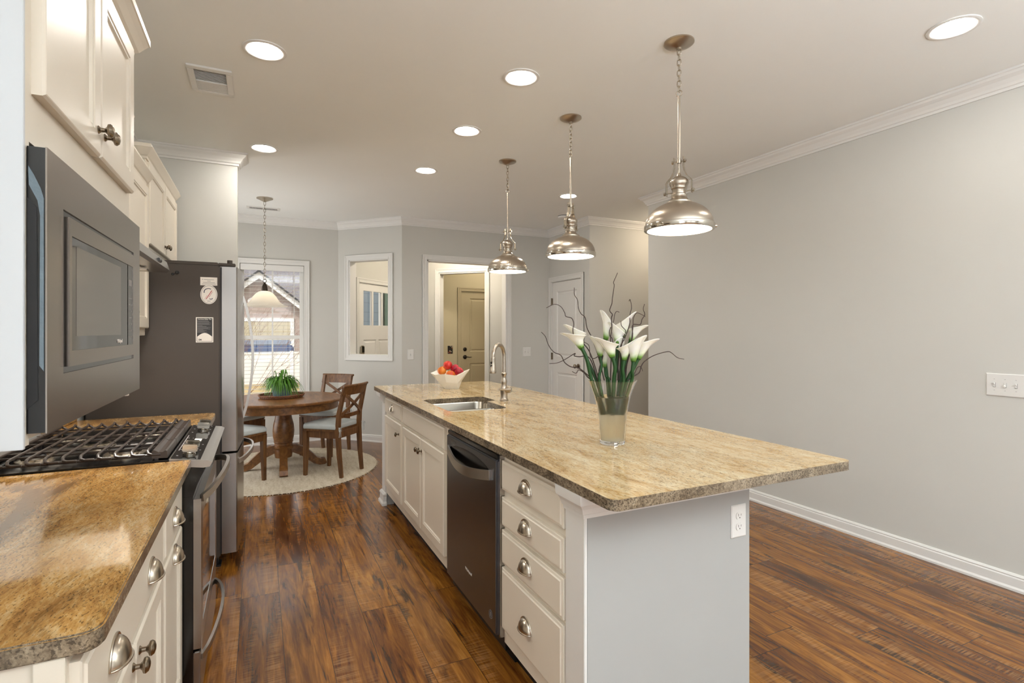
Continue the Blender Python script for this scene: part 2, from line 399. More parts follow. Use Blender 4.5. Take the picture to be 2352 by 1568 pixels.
# ------------------------------------------------------------------ the setting
def struct(name, mb, mat, parent=None, smooth=False):
    o = obj(name, mb, mat, parent, smooth)
    if not parent: o['kind'] = 'structure'
    return o
struct('floor', MB().box(-1.1, 6.5, -4.7, 7.2, -.1, 0).box(1.0, 6.5, 7.2, 8.55, -.1, 0), M['floor'])
struct('ceiling', MB().box(-1.1, 6.5, -4.7, 7.2, HC, HC+.15).box(1.0, 6.5, 7.2, 8.55, HC, HC+.15), M['ceiling'])
def wall(name, p0, p1, mat, th=.12, ops=(), z1=HC):
    """interior is on the left of p0->p1; thickness goes to the right. ops: (s0, s1, z0, z1) openings."""
    p0 = Vector((p0[0], p0[1], 0)); p1 = Vector((p1[0], p1[1], 0)); d = (p1-p0); Lw = d.length; d.normalize()
    nrm = Vector((d.y, -d.x, 0)); f = (p0, d, Vector((0, 0, 1)), nrm); mb = MB()
    cuts = sorted(ops); s = 0
    for a, b, c, e in cuts:
        if a > s: mb.fbox(f, s, a, 0, z1, 0, th)
        if c > 0: mb.fbox(f, a, b, 0, c, 0, th)
        if e < z1: mb.fbox(f, a, b, e, z1, 0, th)
        s = b
    if s < Lw: mb.fbox(f, s, Lw, 0, z1, 0, th)
    return struct(name, mb, mat)
CROWN = [(0, HC-.092), (.010, HC-.092), (.012, HC-.078), (.020, HC-.074), (.026, HC-.060), (.040, HC-.040), (.058, HC-.026), (.064, HC-.014), (.072, HC-.012), (.074, HC-.0005), (0, HC-.0005)]
BASE = [(0, 0), (.020, 0), (.020, .012), (.014, .022), (.014, .066), (.010, .072), (.012, .078), (.006, .088), (0, .089)]
WCAS = .062
def casing(mb, f, u0, u1, v0, v1, sill=False, wd=WCAS):
    """moulded casing round an opening u0..u1, v0..v1 on frame f (n towards the room)"""
    for (a, b, c, d, n) in ((u0-wd, u0, v0-(wd if sill else 0), v1+wd, 0), (u1, u1+wd, v0-(wd if sill else 0), v1+wd, 0), (u0, u1, v1, v1+wd, 1)) + (((u0, u1, v0-wd, v0, 1),) if sill else ()):
        mb.fbox(f, a, b, c, d, 0, .012, .002)
    for i, (o1, o2, hh) in enumerate(((wd-.016, wd, .019), (.002, .012, .015), (wd*.45, wd*.62, .0155))):
        mb.fbox(f, u0-o2, u0-o1, v0-(o2 if sill else 0), v1+o2, 0, hh, .002); mb.fbox(f, u1+o1, u1+o2, v0-(o2 if sill else 0), v1+o2, 0, hh, .002)
        mb.fbox(f, u0-o1, u1+o1, v1+o1, v1+o2, 0, hh, .002)
        if sill: mb.fbox(f, u0-o1, u1+o1, v0-o2, v0-o1, 0, hh, .002)
    return mb
LX = -.855; RX = 3.606
C1 = (.91, 7.03); C2 = (1.56, 6.355); C3 = (RX, 6.355); C4 = (RX, 5.37)
WX0, WX1, WZ0, WZ1 = -.205, .503, .44, 2.175       # nook window opening
wall('wall_left', (LX, 7.15), (LX, -4.62), M['wall'], ops=((.48, 1.98, .1, 2.2), (8.25, 10.85, .1, 2.2)))
wall('wall_rear', (LX, -4.5), (RX, -4.5), M['wall'], ops=((.355, 1.855, .35, 2.35), (2.055, 3.555, .35, 2.35)))
wall('wall_right', (RX, -4.62), (RX, 4.3), M['wall'])
wall('wall_hall_side', (RX+.12, 4.3), (5.6, 4.3), M['wall'])
wall('wall_hall_end', (5.6, 4.18), (5.6, 5.49), M['wall'])
wall('wall_hall_back', (5.6, 5.37), (RX+.12, 5.37), M['wall'])
wall('wall_closet', (RX, 5.37), (RX, 6.475), M['wall'], ops=((.18, .92, 0, 2.035),))
wall('wall_back', C3, C2, M['wall'], ops=((.648, 1.732, 0, 2.25),))
d2 = Vector((C1[0]-C2[0], C1[1]-C2[1])); L2 = d2.length
wall('wall_angled', C2, C1, M['wall'], ops=((.184, .767, 1.066, 2.258),))
wall('wall_nook', (C1[0], 7.03), (LX, 7.03), M['wall'], ops=((C1[0]-WX1, C1[0]-WX0, WZ0, WZ1),))
struct('wall_fridge_wing', MB().box(LX, -.152, 4.64, 4.76, 0, HC), M['wall'])
# crown moulding (interior on the left of the path)
struct('trim_1', MB().sweep([(LX, 4.64), (LX, -4.5), (RX, -4.5), (RX, 4.3), (5.5, 4.3)], CROWN), M['trim'])
struct('trim_2', MB().sweep([(5.5, 5.37), (RX, 5.37), C3, C2, C1, (LX, 7.03), (LX, 4.76), (-.152, 4.76), (-.152, 4.64), (LX, 4.64)], CROWN), M['trim'])
struct('baseboard_right', MB().sweep([(RX, -4.5), (RX, 4.3), (5.5, 4.3)], BASE), M['trim'])
struct('baseboard_closet', MB().sweep([(5.5, 5.37), (RX, 5.37), (RX, 5.49)], BASE), M['trim'])
struct('baseboard_back', MB().sweep([(RX, 6.34), (RX, 6.355), (3.02, 6.355)], BASE), M['trim'])
struct('baseboard_nook', MB().sweep([(1.81, 6.355), C2, C1, (LX, 7.03), (LX, 4.76), (-.152, 4.76), (-.152, 4.64), (-.17, 4.64)], BASE), M['trim'])
struct('baseboard_left', MB().sweep([(LX, .95), (LX, -4.5), (RX, -4.5)], BASE), M['trim'])

# unseen great-room windows behind the camera, added to let daylight in
for k, wx in enumerate((-.5, 1.2)):
    f = fr((wx, -4.5, 0), (1, 0, 0), (0, 0, 1), (0, 1, 0)); mb = MB(); casing(mb, f, 0, 1.5, .35, 2.35, True)
    for a, b, c, d in ((0, .05, .35, 2.35), (1.45, 1.5, .35, 2.35), (0, 1.5, .35, .4), (0, 1.5, 2.3, 2.35), (0, 1.5, 1.32, 1.37), (.73, .77, .35, 2.35)): mb.fbox(f, a, b, c, d, -.08, -.04)
    struct('window_%d' % (k+2), mb, M['trim'])

# unseen patio doors, added in the left wall for the fill light
for k, (y0, y1) in enumerate(((5.17, 6.67), (-3.70, -1.10))):
    f = fr((LX, 0, 0), (0, 1, 0), (0, 0, 1), (1, 0, 0)); mb = casing(MB(), f, y0, y1, .1, 2.2, True); ym = (y0+y1)/2
    for a, b, c, d in ((y0, y0+.05, .1, 2.2), (y1-.05, y1, .1, 2.2), (y0, y1, .1, .17), (y0, y1, 2.14, 2.2), (ym-.04, ym+.04, .1, 2.2)): mb.fbox(f, a, b, c, d, -.08, -.04)
    struct('door_%d' % (k+4), mb, M['trim'])

# nook window : casing, sashes, panes
f = fr((0, 7.03, 0), (1, 0, 0), (0, 0, 1), (0, -1, 0))
mb = casing(MB(), f, WX0, WX1, WZ0, WZ1, True); mb.fbox(f, WX0-.09, WX1+.09, WZ0-.01, WZ0+.012, 0, .045, .004)
win = struct('window_1', mb, M['trim'])
mb = MB()
for a, b, c, d in ((WX0, WX1, WZ0, WZ0+.05), (WX0, WX1, WZ1-.045, WZ1), (WX0, WX0+.045, WZ0, WZ1), (WX1-.045, WX1, WZ0, WZ1)): mb.fbox(f, a, b, c, d, -.11, -.055, .003)
mb.fbox(f, WX0+.04, WX1-.04, 1.272, 1.315, -.10, -.06, .003)
xm = (WX0+WX1)/2
mb.fbox(f, xm-.009, xm+.009, WZ0, WZ1, -.092, -.078)
obj('sash', mb, M['trim'], win)
for nm, c, d in (('lower', WZ0+.05, 1.272), ('upper', 1.315, WZ1-.045)):
    obj('pane', MB().fbox(f, WX0+.045, WX1-.045, c, d, -.087, -.084), glass('window_glass_'+nm), win)
# venetian blind
bl = thing('venetian_blind', 'white horizontal slatted blind hanging in the nook window', 'blind', (xm, 7.03, WZ1))
obj('valance', MB().fbox(f, WX0+.004, WX1-.004, WZ1-.075, WZ1-.004, -.02, .004, .003), M['trim'], bl)
mb = MB(); z = WZ1-.095
while z > WZ0+.03:
    mb.fbox((f[0], f[1], Vector((0, 0.10, 1)).normalized(), f[3]), WX0+.008, WX1-.008, z-.0011, z+.0011, -.052, -.004); z -= .0455
obj('slat', mb, M['trim'], bl)
obj('bottom_rail', MB().fbox(f, WX0+.008, WX1-.008, WZ0+.014, WZ0+.032, -.05, -.006, .003), M['trim'], bl)
mb = MB()
for x in (WX0+.11, WX1-.11):
    for n_ in (-.003,): mb.fbox(f, x-.0006, x+.0006, WZ0+.02, WZ1-.07, n_, n_+.0015)
obj('ladder_cord', mb, M['plastic'], bl)
obj('tilt_wand', MB().tube([(WX1-.115, 7.025, WZ1-.07), (WX1-.115, 7.024, WZ1-.85)], .0035, 8), M['plastic'], bl)

# angled pass-through opening casing with jamb
dd = Vector((d2.x, d2.y, 0)).normalized(); nn = Vector((-dd.y, dd.x, 0)); 
nn = nn if nn.dot(Vector((-1, -1, 0))) > 0 else -nn
f = (Vector((C2[0], C2[1], 0)), dd, Vector((0, 0, 1)), nn)
mb = casing(MB(), f, .184, .767, 1.066, 2.258, True)
for a, b, c, d in ((.184, .196, 1.066, 2.258), (.755, .767, 1.066, 2.258), (.184, .767, 2.246, 2.258), (.184, .767, 1.066, 1.078)): mb.fbox(f, a, b, c, d, -.122, .004)
struct('window_4', mb, M['trim'])
# cased opening in the back wall
f = fr((0, 6.355, 0), (1, 0, 0), (0, 0, 1), (0, -1, 0))
mb = casing(MB(), f, 1.874, 2.958, 0, 2.25)
for a, b, c, d in ((1.874, 1.889, 0, 2.25), (2.943, 2.958, 0, 2.25), (1.874, 2.958, 2.235, 2.25)): mb.fbox(f, a, b, c, d, -.122, .004)
struct('trim_3', mb, M['trim'])
# foyer : wall C (front door) and wall B (second opening), 45 degree room
S2 = math.sqrt(.5)
pC0 = Vector((.96, 7.13)); cor = Vector((2.03, 8.18)); pB1 = Vector((3.9, 6.31))
L_C = (cor-pC0).length
fC = (Vector((pC0.x, pC0.y, 0)), Vector((S2, S2, 0)), Vector((0, 0, 1)), Vector((S2, -S2, 0)))
dC0 = (Vector((1.176, 7.35))-pC0).length + WCAS; dC1 = dC0+.915
wall('wall_foyer', (cor.x, cor.y), (pC0.x, pC0.y), M['wall'], ops=((L_C-dC1, L_C-dC0, 0, 2.035),))
dB = (pB1-cor).normalized(); L_B = (pB1-cor).length
b0 = (Vector((2.425, 7.785))-cor).length + WCAS; b1 = (Vector((3.01, 7.20))-cor).length
# interior (foyer) lies towards -x-y, so run the wall from the far end to the corner
wall('wall_foyer_inner', (pB1.x, pB1.y), (cor.x, cor.y), M['wall'], ops=((L_B-b1, L_B-b0, 0, 2.25),))
fB = (Vector((cor.x, cor.y, 0)), Vector((S2, -S2, 0)), Vector((0, 0, 1)), Vector((-S2, -S2, 0)))
mb = casing(MB(), fB, b0, b1, 0, 2.25)
for a, b, c, d in ((b0, b0+.015, 0, 2.25), (b1-.015, b1, 0, 2.25), (b0, b1, 2.235, 2.25)): mb.fbox(fB, a, b, c, d, -.122, .004)
struct('trim_4', mb, M['trim'])
struct('baseboard_foyer', MB().sweep([(cor.x+S2*b0-.045, cor.y-S2*b0+.045), (cor.x, cor.y), (pC0.x+S2*(dC1+WCAS), pC0.y+S2*(dC1+WCAS))], BASE), M['trim'])
struct('wall_foyer_end', MB().box(3.73, 3.85, 6.475, 7.4, 0, HC), M['wall'])
# back hall with the tan door
wall('wall_back_hall', (4.6, 8.35), (2.05, 8.35), M['warmwall'], ops=((4.6-3.96, 4.6-3.045, 0, 2.035),))
struct('wall_back_hall_side', MB().box(4.48, 4.6, 5.8, 8.35, 0, HC), M['warmwall'])
struct('wall_back_hall_partition', MB().box(3.86, 4.6, 5.8, 5.92, 0, HC), M['warmwall'])
struct('wall_back_hall_left', MB().box(1.93, 2.05, 8.2, 8.47, 0, HC), M['warmwall'])

def door_slab(name, f, u0, u1, z1, mat, panels, th=.035, back=-.10):
    """a moulded door slab hung in the opening; panels (u0,u1,v0,v1) raised fields"""
    mb = MB(); us = sorted(set([u0+.003, u1-.003]+[q for p in panels for q in p[:2]])); vs = sorted(set([.008, z1-.003]+[q for p in panels for q in p[2:]]))
    mb.fbox(f, u0+.003, u1-.003, .008, z1-.003, back, back+th-.012)
    for i in range(len(us)-1):
        for j in range(len(vs)-1):
            cu, cv = (us[i]+us[i+1])/2, (vs[j]+vs[j+1])/2
            if not any(p[0] < cu < p[1] and p[2] < cv < p[3] for p in panels): mb.fbox(f, us[i], us[i+1], vs[j], vs[j+1], back+th-.012, back+th)
    return mb
def door_fields(mb, f, panels, top, hgt=.0):
    for p in panels: mb.panel(f, p[0], p[1], p[2], p[3], [(0, top-.012), (0, top), (.006, top-.003), (.016, top-.010), (.030, top-.010), (.042, top-.002), (.05, top-.002)])
    return mb
# door_1 : tan door at the end of the back hall
f = fr((0, 8.35, 0), (1, 0, 0), (0, 0, 1), (0, -1, 0))
mb = casing(MB(), f, 3.045, 3.96, 0, 2.035)
for a, b, c, d in ((3.045, 3.05, 0, 2.035), (3.955, 3.96, 0, 2.035), (3.045, 3.96, 2.03, 2.035)): mb.fbox(f, a, b, c, d, -.12, .002)
d1 = struct('door_1', mb, M['tandoor'])
pn = [(3.205, 3.80, 1.02, 1.92), (3.205, 3.80, .20, .83)]
mb = door_slab('s', f, 3.052, 3.953, 2.028, None, pn, back=-.045); door_fields(mb, f, pn, -.010)
obj('door_slab', mb, M['tandoor'], d1)
obj('deadbolt', MB().lathe([(0, 0), (.032, 0), (.032, .006), (.026, .012), (.012, .014), (.012, .022), (0, .023)], 24).xf(Matrix.Translation((3.118, 8.36, 1.065)) @ Matrix.Rotation(PI/2, 4, 'X')), M['bronze'], d1, True)
mb = MB().lathe([(0, 0), (.034, 0), (.034, .006), (.026, .012), (.013, .016), (.012, .045), (0, .046)], 24).xf(Matrix.Translation((3.118, 8.36, .935)) @ Matrix.Rotation(PI/2, 4, 'X'))
mb.tube([(3.118, 8.318, .935), (3.15, 8.314, .936), (3.19, 8.316, .930), (3.225, 8.318, .934)], [.008, .008, .007, .005], 10)
obj('door_handle', mb, M['bronze'], d1, True)
# door_2 : closet door beside the hall
f = fr((RX, 5.37, 0), (0, 1, 0), (0, 0, 1), (-1, 0, 0))
mb = casing(MB(), f, .18, .92, 0, 2.035)
for a, b, c, d in ((.18, .185, 0, 2.035), (.915, .92, 0, 2.035), (.18, .92, 2.03, 2.035)): mb.fbox(f, a, b, c, d, -.12, .002)
dcl = struct('door_2', mb, M['trim'])
pn = [(.30, .80, 1.03, 1.90), (.30, .80, .20, .82)]
mb = door_slab('s', f, .187, .913, 2.028, None, pn, back=-.045); door_fields(mb, f, pn, -.010)
obj('door_slab', mb, M['trim'], dcl)
for z in (.28, 1.03, 1.77):
    obj('hinge', MB().fbox(f, .900, .922, z-.045, z+.045, -.012, .006, .001).tube([(RX-.006, 5.37+.915, z-.047), (RX-.006, 5.37+.915, z+.047)], .006, 10), M['knob'], dcl)
obj('door_handle', MB().lathe([(0, 0), (.03, 0), (.03, .006), (.012, .014), (.012, .035), (.026, .045), (.027, .058), (.015, .068), (0, .07)], 24).xf(Matrix.Translation((RX, 5.37+.25, .93)) @ Matrix.Rotation(-PI/2, 4, 'Y')), M['knob'], dcl, True)
# door_3 : front door with three lights
mb = casing(MB(), fC, dC0, dC1, 0, 2.035)
for a, b, c, d in ((dC0, dC0+.006, 0, 2.035), (dC1-.006, dC1, 0, 2.035), (dC0, dC1, 2.029, 2.035)): mb.fbox(fC, a, b, c, d, -.12, .002)
dft = struct('door_3', mb, M['trim'])
lt = []; lw = .20; g0 = dC0+.125
for k in range(3): lt.append((g0+k*(lw+.035), g0+k*(lw+.035)+lw, 1.45, 1.93))
pn = [(g0, g0+.31, .25, 1.25), (g0+.36, g0+.67, .25, 1.25)]
mb = MB(); A0, A1, B0, B1 = dC0+.008, dC1-.008, .008, 2.027; holes = lt+pn
us = sorted(set([A0, A1]+[q for p in holes for q in p[:2]])); vs = sorted(set([B0, B1]+[q for p in holes for q in p[2:]]))
for i in range(len(us)-1):
    for j in range(len(vs)-1):
        cu, cv = (us[i]+us[i+1])/2, (vs[j]+vs[j+1])/2
        if not any(p[0] < cu < p[1] and p[2] < cv < p[3] for p in holes): mb.fbox(fC, us[i], us[i+1], vs[j], vs[j+1], -.045, -.01)
door_fields(mb, fC, pn, -.010)
obj('door_slab', mb, M['trim'], dft)
for p in lt: obj('pane', MB().fbox(fC, p[0], p[1], p[2], p[3], -.03, -.026), glass('door_light_glass'), dft)
lock = thing('smart_lock', 'black and silver keypad lock on the white front door', 'lock', tuple(fC[0]+fC[1]*(dC0+.075)+fC[3]*-.01+Vector((0, 0, 1.10))))
obj('housing', MB().fbox(fC, dC0+.035, dC0+.115, 1.03, 1.17, -.0099, .02, .012), M['nickel'], lock)
obj('keypad', MB().fbox(fC, dC0+.048, dC0+.102, 1.075, 1.16, .0195, .024, .006), M['black'], lock)

# ceiling fixtures
def can(x, y, label):
    t = thing('recessed_light', label, 'ceiling light', (x, y, HC), 0, 'recessed ceiling lights')
    mb = MB().lathe([(.100, 0), (.100, -.004), (.092, -.007), (.080, -.005), (.074, .0), (.070, .022), (.074, .022), (.078, .0)], 40, close=True)
    obj('trim_ring', mb, M['plastic'], t, True, local=True)
    obj('lens', MB().lathe([(0, -.0008), (.0735, -.0008), (.0735, -.0022), (0, -.0022)], 24), M['can'], t, local=True)
    return t
cans = [(.025, 2.86, 'large round recessed light near the ceiling grille above the stove aisle'),
        (1.28, 2.565, 'round recessed light over the near end of the island'),
        (1.285, 3.41, 'round recessed light over the middle of the island'),
        (.033, 4.39, 'round recessed light in front of the fridge wall'),
        (1.286, 4.40, 'round recessed light over the far end of the island'),
        (2.838, 4.61, 'round recessed light behind the middle pendant rod'),
        (2.835, 1.30, 'round recessed light close to the crown moulding at the right')]
c0 = can(*cans[0])
for x, y, l in cans[1:]: dup(c0, (x, y, HC), label=l)
for x, y in ((.03, 1.1), (1.28, .6), (2.0, -2.0), (.6, -2.0)): pass
# unseen dome lamps added to brighten the side hall, foyer and back hall
def dome(x, y, label, mat):
    t = thing('flush_dome_light', label, 'ceiling light', (x, y, HC))
    obj('base', MB().lathe([(0, 0), (.15, 0), (.15, -.02), (0, -.02)], 32), M['nickel'], t, True, local=True)
    obj('globe', MB().lathe([(.135, -.02), (.12, -.06), (.07, -.095), (.001, -.11)], 24), mat, t, True, local=True)
dome(2.35, 6.95, 'glowing dome light on the foyer ceiling', emis('foyer_dome_glow', '#fff0da', 85))
dome(3.4, 7.75, 'glowing dome light on the back hall ceiling', emis('hall_dome_glow', '#fff0da', 36))
dome(4.5, 4.85, 'glowing dome light on the side hall ceiling', emis('side_dome_glow', '#ffeacf', 30))
def uplight_fill(x, y, label):          # uplights added behind the camera to bounce fill light off the ceiling
    t = thing('torchiere_lamp', label, 'floor lamp', (x, y, 0))
    obj('base', MB().lathe([(0, 0), (.15, 0), (.15, .012), (.03, .03), (0, .03)], 32, (x, y, 0)), M['nickel'], t, True)
    obj('pole', MB().tube([(x, y, .03), (x, y, 1.70)], .012, 12), M['nickel'], t, True)
    obj('bowl', MB().lathe([(0, 1.70), (.06, 1.70), (.13, 1.74), (.18, 1.80), (.177, 1.80), (.125, 1.745), (.05, 1.71), (0, 1.71)], 32, (x, y, 0)), M['nickel'], t, True)
    l = bpy.data.lights.new('torchiere_bulb', 'AREA'); l.shape = 'DISK'; l.size = .26; l.energy = UPLIGHT_W; l.color = (.88, .94, 1)
    o = bpy.data.objects.new('torchiere_bulb', l); COL.objects.link(o); o.parent = t; o.location = (0, 0, 1.785); o.rotation_euler = (PI, 0, 0)
uplight_fill(2.5, -1.5, 'tall uplight floor lamp in the great room near the right wall')
uplight_fill(.7, -1.15, 'tall uplight floor lamp in the great room behind the camera')
# ceiling grille
t = thing('ceiling_vent', 'square white exhaust grille on the kitchen ceiling near the wall cabinets', 'vent', (-.235, 3.33, HC), 0)
f = fr((-.235, 3.33, HC), (1, 0, 0), (0, 1, 0), (0, 0, -1))
mb = MB()
for a, b, c, d in ((-.105, .105, -.168, -.13), (-.105, .105, .135, .168), (-.105, -.075, -.13, .135), (.075, .105, -.13, .135), (-.075, .075, .005, .022)): mb.fbox(f, a, b, c, d, 0, .010, .002)
obj('frame', mb, M['plastic'], t)
obj('duct', MB().fbox(f, -.075, .075, -.13, .135, .0005, .0015), M['slot'], t)
mb = MB()
for k in range(9): mb.fbox(f, -.076, .076, -.125+k*.0145, -.1235+k*.0145, .002, .005)
for k in range(9): mb.fbox(f, -.076, .076, .028+k*.0118, .036+k*.0118, .002, .008)
obj('slat', mb, M['plastic'], t)
t = thing('air_register', 'narrow slotted white register on the ceiling near the dining nook', 'vent', (.045, 6.55, HC))
f = fr((.045, 6.55, HC), (1, 0, 0), (0, 1, 0), (0, 0, -1))
mb = MB().fbox(f, -.17, .17, -.065, -.04, 0, .006, .001).fbox(f, -.17, .17, .04, .065, 0, .006, .001).fbox(f, -.17, -.145, -.04, .04, 0, .006, .001).fbox(f, .145, .17, -.04, .04, 0, .006, .001).fbox(f, -.006, .006, -.04, .04, 0, .006)
for k in range(20): mb.fbox(f, -.143+k*.0147, -.138+k*.0147, -.04, .04, .001, .006)
obj('frame', mb, M['plastic'], t); obj('duct', MB().fbox(f, -.145, .145, -.04, .04, .0002, .001), M['slot'], t)
t = thing('smoke_detector', 'round white smoke detector on the ceiling behind the middle pendant', 'smoke detector', (3.27, 5.42, HC))
obj('housing', MB().lathe([(0, 0), (.07, 0), (.07, -.012), (.062, -.03), (.045, -.038), (0, -.038)], 32), M['plastic'], t, True, local=True)
obj('vent_ring', MB().lathe([(.0702, -.004), (.0715, -.006), (.0715, -.009), (.0702, -.011)], 32, close=True), M['slot'], t, local=True)

# switch plates and outlets
def plate(name, label, cat, f, w, h, kinds, parent=None):
    t = thing(name, label, cat, tuple(f[0]))
    mb = MB().panel(f, -w/2, w/2, -h/2, h/2, [(0, 0), (0, .003), (.004, .006), (.006, .006)]); obj('cover_plate', mb, M['plastic'], t)
    n = len(kinds)
    for i, k in enumerate(kinds):
        u = (i-(n-1)/2)*.046
        if k == 't':
            mb = MB().fbox(f, u-.005, u+.005, -.012, .012, .006, .0085, .001); mb.fbox((f[0], f[1], f[2], (f[3]+f[2]*(.5 if i % 2 == 0 else -.5)).normalized()), u-.0035, u+.0035, -.004, .005, .007, .019, .001)
            obj('toggle', mb, M['plastic'], t)
            mb = MB()
            mb.fbox(f, u-.0058, u-.0048, -.012, .012, .006, .0063); mb.fbox(f, u+.0048, u+.0058, -.012, .012, .006, .0063); mb.fbox(f, u-.0055, u+.0055, -.0135, -.012, .006, .0063)
            for v in (-.03, .03): mb.fbox(f, u-.0025, u+.0025, v-.0006, v+.0006, .006, .0064)
            obj('screw', mb, M['slot'], t)
        else:
            for v in (-.0195, .0195):
                mb = MB(); pts = []
                for q in range(24):
                    a = 2*PI*q/24; x = .0165*math.cos(a); y = max(-.0125, min(.0125, .0165*math.sin(a))); pts.append((u+x, v+y))
                mb.prism(pts, .0055, .0085, f); obj('receptacle', mb, M['plastic'], t)
                mb = MB(); mb.fbox(f, u-.0075, u-.0058, v-.001, v+.008, .0083, .0089); mb.fbox(f, u+.0058, u+.0072, v-.000, v+.007, .0083, .0089)
                mb.prism([(u+.0022*math.cos(2*PI*q/10), v-.0065+.0022*math.sin(2*PI*q/10)) for q in range(10)], .0083, .0089, f); obj('socket_hole', mb, M['slot'], t)
    return t
plate('light_switch', 'triple white toggle switch plate on the grey wall at the right edge', 'switch', fr((RX, 1.418, 1.08), (0, -1, 0), (0, 0, 1), (-1, 0, 0)), .165, .122, 'ttt')
plate('light_switch', 'single white toggle switch left of the cased opening', 'switch', fr((1.667, 6.355, 1.083), (1, 0, 0), (0, 0, 1), (0, -1, 0)), .078, .125, 't')
plate('light_switch', 'double white toggle switch right of the cased opening', 'switch', fr((3.255, 6.355, 1.09), (1, 0, 0), (0, 0, 1), (0, -1, 0)), .118, .122, 'tt')
t = thing('decorated_switch_plate', 'small dark patterned plate on the tan hall wall beside the door', 'switch plate', (2.855, 8.35, 1.06))
f = fr((2.855, 8.35, 1.06), (1, 0, 0), (0, 0, 1), (0, -1, 0))
m_, nt_, b_ = newmat('mosaic_pattern'); vz = N(nt_, 'ShaderNodeTexVoronoi'); vz.inputs['Scale'].default_value = 55; nt_.links.new(mapped(nt_), vz.inputs['Vector'])
sx_ = N(nt_, 'ShaderNodeSeparateXYZ'); nt_.links.new(vz.outputs['Color'], sx_.inputs[0]); nt_.links.new(ramp(nt_, sx_.outputs[0], [(.3, '#14120f'), (.55, '#3d2c20'), (.75, '#c8bda4'), (.9, '#7a3a22')], 'CONSTANT'), b_.inputs['Base Color'])
obj('cover_plate', MB().fbox(f, -.04, .04, -.062, .062, 0, .006, .002), m_, t)
obj('border', MB().fbox(f, -.044, .044, -.066, .066, 0, .003, .001), M['ink'], t)
# ------------------------------------------------------------------ cabinetry parts
FL = lambda x: fr((x, 0, 0), (0, 1, 0), (0, 0, 1), (1, 0, 0))     # faces +x  (u = y, v = z)
FI = lambda x: fr((x, 0, 0), (0, 1, 0), (0, 0, 1), (-1, 0, 0))    # faces -x  (u = y, v = z)
T = .020
def door_mesh(f, u0, u1, v0, v1):
    return MB().panel(f, u0, u1, v0, v1, [(0, 0), (0, T-.005), (.004, T-.001), (.006, T), (.052, T), (.055, T-.003), (.060, T-.003), (.064, T-.009), (.066, T-.009)])
def slab_mesh(f, u0, u1, v0, v1):
    return MB().panel(f, u0, u1, v0, v1, [(0, 0), (0, T-.007), (.003, T-.005), (.010, T-.004), (.013, T), (.02, T)])
def knob_mesh(p, n, s=1.0):
    mb = MB().lathe([(r*s, z*s) for r, z in [(0, 0), (.0095, 0), (.0095, .002), (.0055, .006), (.005, .014), (.009, .018), (.0155, .021), (.0165, .025), (.013, .030), (.006, .0325), (0, .033)]], 24)
    return mb.xf(Matrix.Translation(p) @ Vector((0, 0, 1)).rotation_difference(Vector(n)).to_matrix().to_4x4())
def pull_mesh(f, u, v, a=.042, b=.034, d=.025):
    mb = MB(); P = lambda x, y, z: f[0]+f[1]*(u+x)+f[2]*(v+y)+f[3]*(T+z)
    n, m = 22, 8
    for off, rev in ((0, 0), (-.0022, 1)):
        rows = []
        for j in range(m+1):
            ph = PI/2*j/m; c, s_ = math.cos(ph), math.sin(ph)
            rows.append([mb.bm.verts.new(P((a+off)*math.cos(PI*i/n)*c, -.012+(b+off)*math.sin(PI*i/n)*c*1.25, .001+(d+off)*s_)) for i in range(n+1)])
        for r0, r1 in zip(rows, rows[1:]):
            for i in range(n):
                try: mb.bm.faces.new((r0[i], r0[i+1], r1[i+1], r1[i]))
                except ValueError: pass
    # flange and lower lip
    mb.tube([P((a+.002)*math.cos(PI*i/n), -.012+(b+.002)*1.25*math.sin(PI*i/n), .0015) for i in range(n+1)], .0028, 8)
    mb.tube([P((a+.001)*math.cos(PI*i/n), -.012, .001+(d+.001)*math.sin(PI*i/n)) for i in range(n+1)], .0024, 8)
    return mb
def add_door(par, f, u0, u1, v0, v1, mat, knob=None, n=None):
    d = obj('door', door_mesh(f, u0, u1, v0, v1), mat, par)
    if knob:
        p = f[0]+f[1]*knob[0]+f[2]*knob[1]+f[3]*(T-.001); obj('knob', knob_mesh(p, f[3]), M['knob'], d, True)
    return d
def add_drawer(par, f, u0, u1, v0, v1, mat, pulls=()):
    d = obj('drawer', slab_mesh(f, u0, u1, v0, v1), mat, par)
    for (u, v) in pulls: obj('cup_pull', pull_mesh(f, u, v), M['nickel'], d, True)
    return d

# ---- left base cabinets
cm = M['cab']
t = thing('base_cabinet', 'cream base cabinet with a wide drawer and two doors at the lower left corner', 'cabinet', (-.55, 1.4, 0), group='cream base cabinets on the stove side')
mb = MB().box(LX+.002, -.262, 1.03, 1.785, .10, .881).box(LX+.002, -.262, 1.012, 1.03, .0, .881, .001); mb.box(-.30, -.262, 1.004, 1.012, .0, .881, .001)
obj('body', mb, cm, t)
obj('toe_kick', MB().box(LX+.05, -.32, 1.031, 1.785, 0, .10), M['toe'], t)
f = FL(-.262)
add_drawer(t, f, 1.022, 1.770, .705, .862, cm, [(1.205, .772), (1.575, .772)])
add_door(t, f, 1.022, 1.393, .13, .690, cm, (1.362, .655)); add_door(t, f, 1.399, 1.770, .13, .690, cm, (1.430, .655))
t = thing('base_cabinet', 'narrow cream base cabinet with stacked cup pulls next to the stove', 'cabinet', (-.55, 1.98, 0), group='cream base cabinets on the stove side')
obj('body', MB().box(LX+.002, -.262, 1.7855, 2.183, .10, .881), cm, t); obj('toe_kick', MB().box(LX+.05, -.32, 1.786, 2.183, 0, .10), M['toe'], t)
add_drawer(t, f, 1.80, 2.170, .705, .862, cm, [(1.985, .775)])
d = add_door(t, f, 1.80, 2.170, .13, .690, cm); obj('cup_pull', pull_mesh(f, 1.985, .655), M['nickel'], d, True)
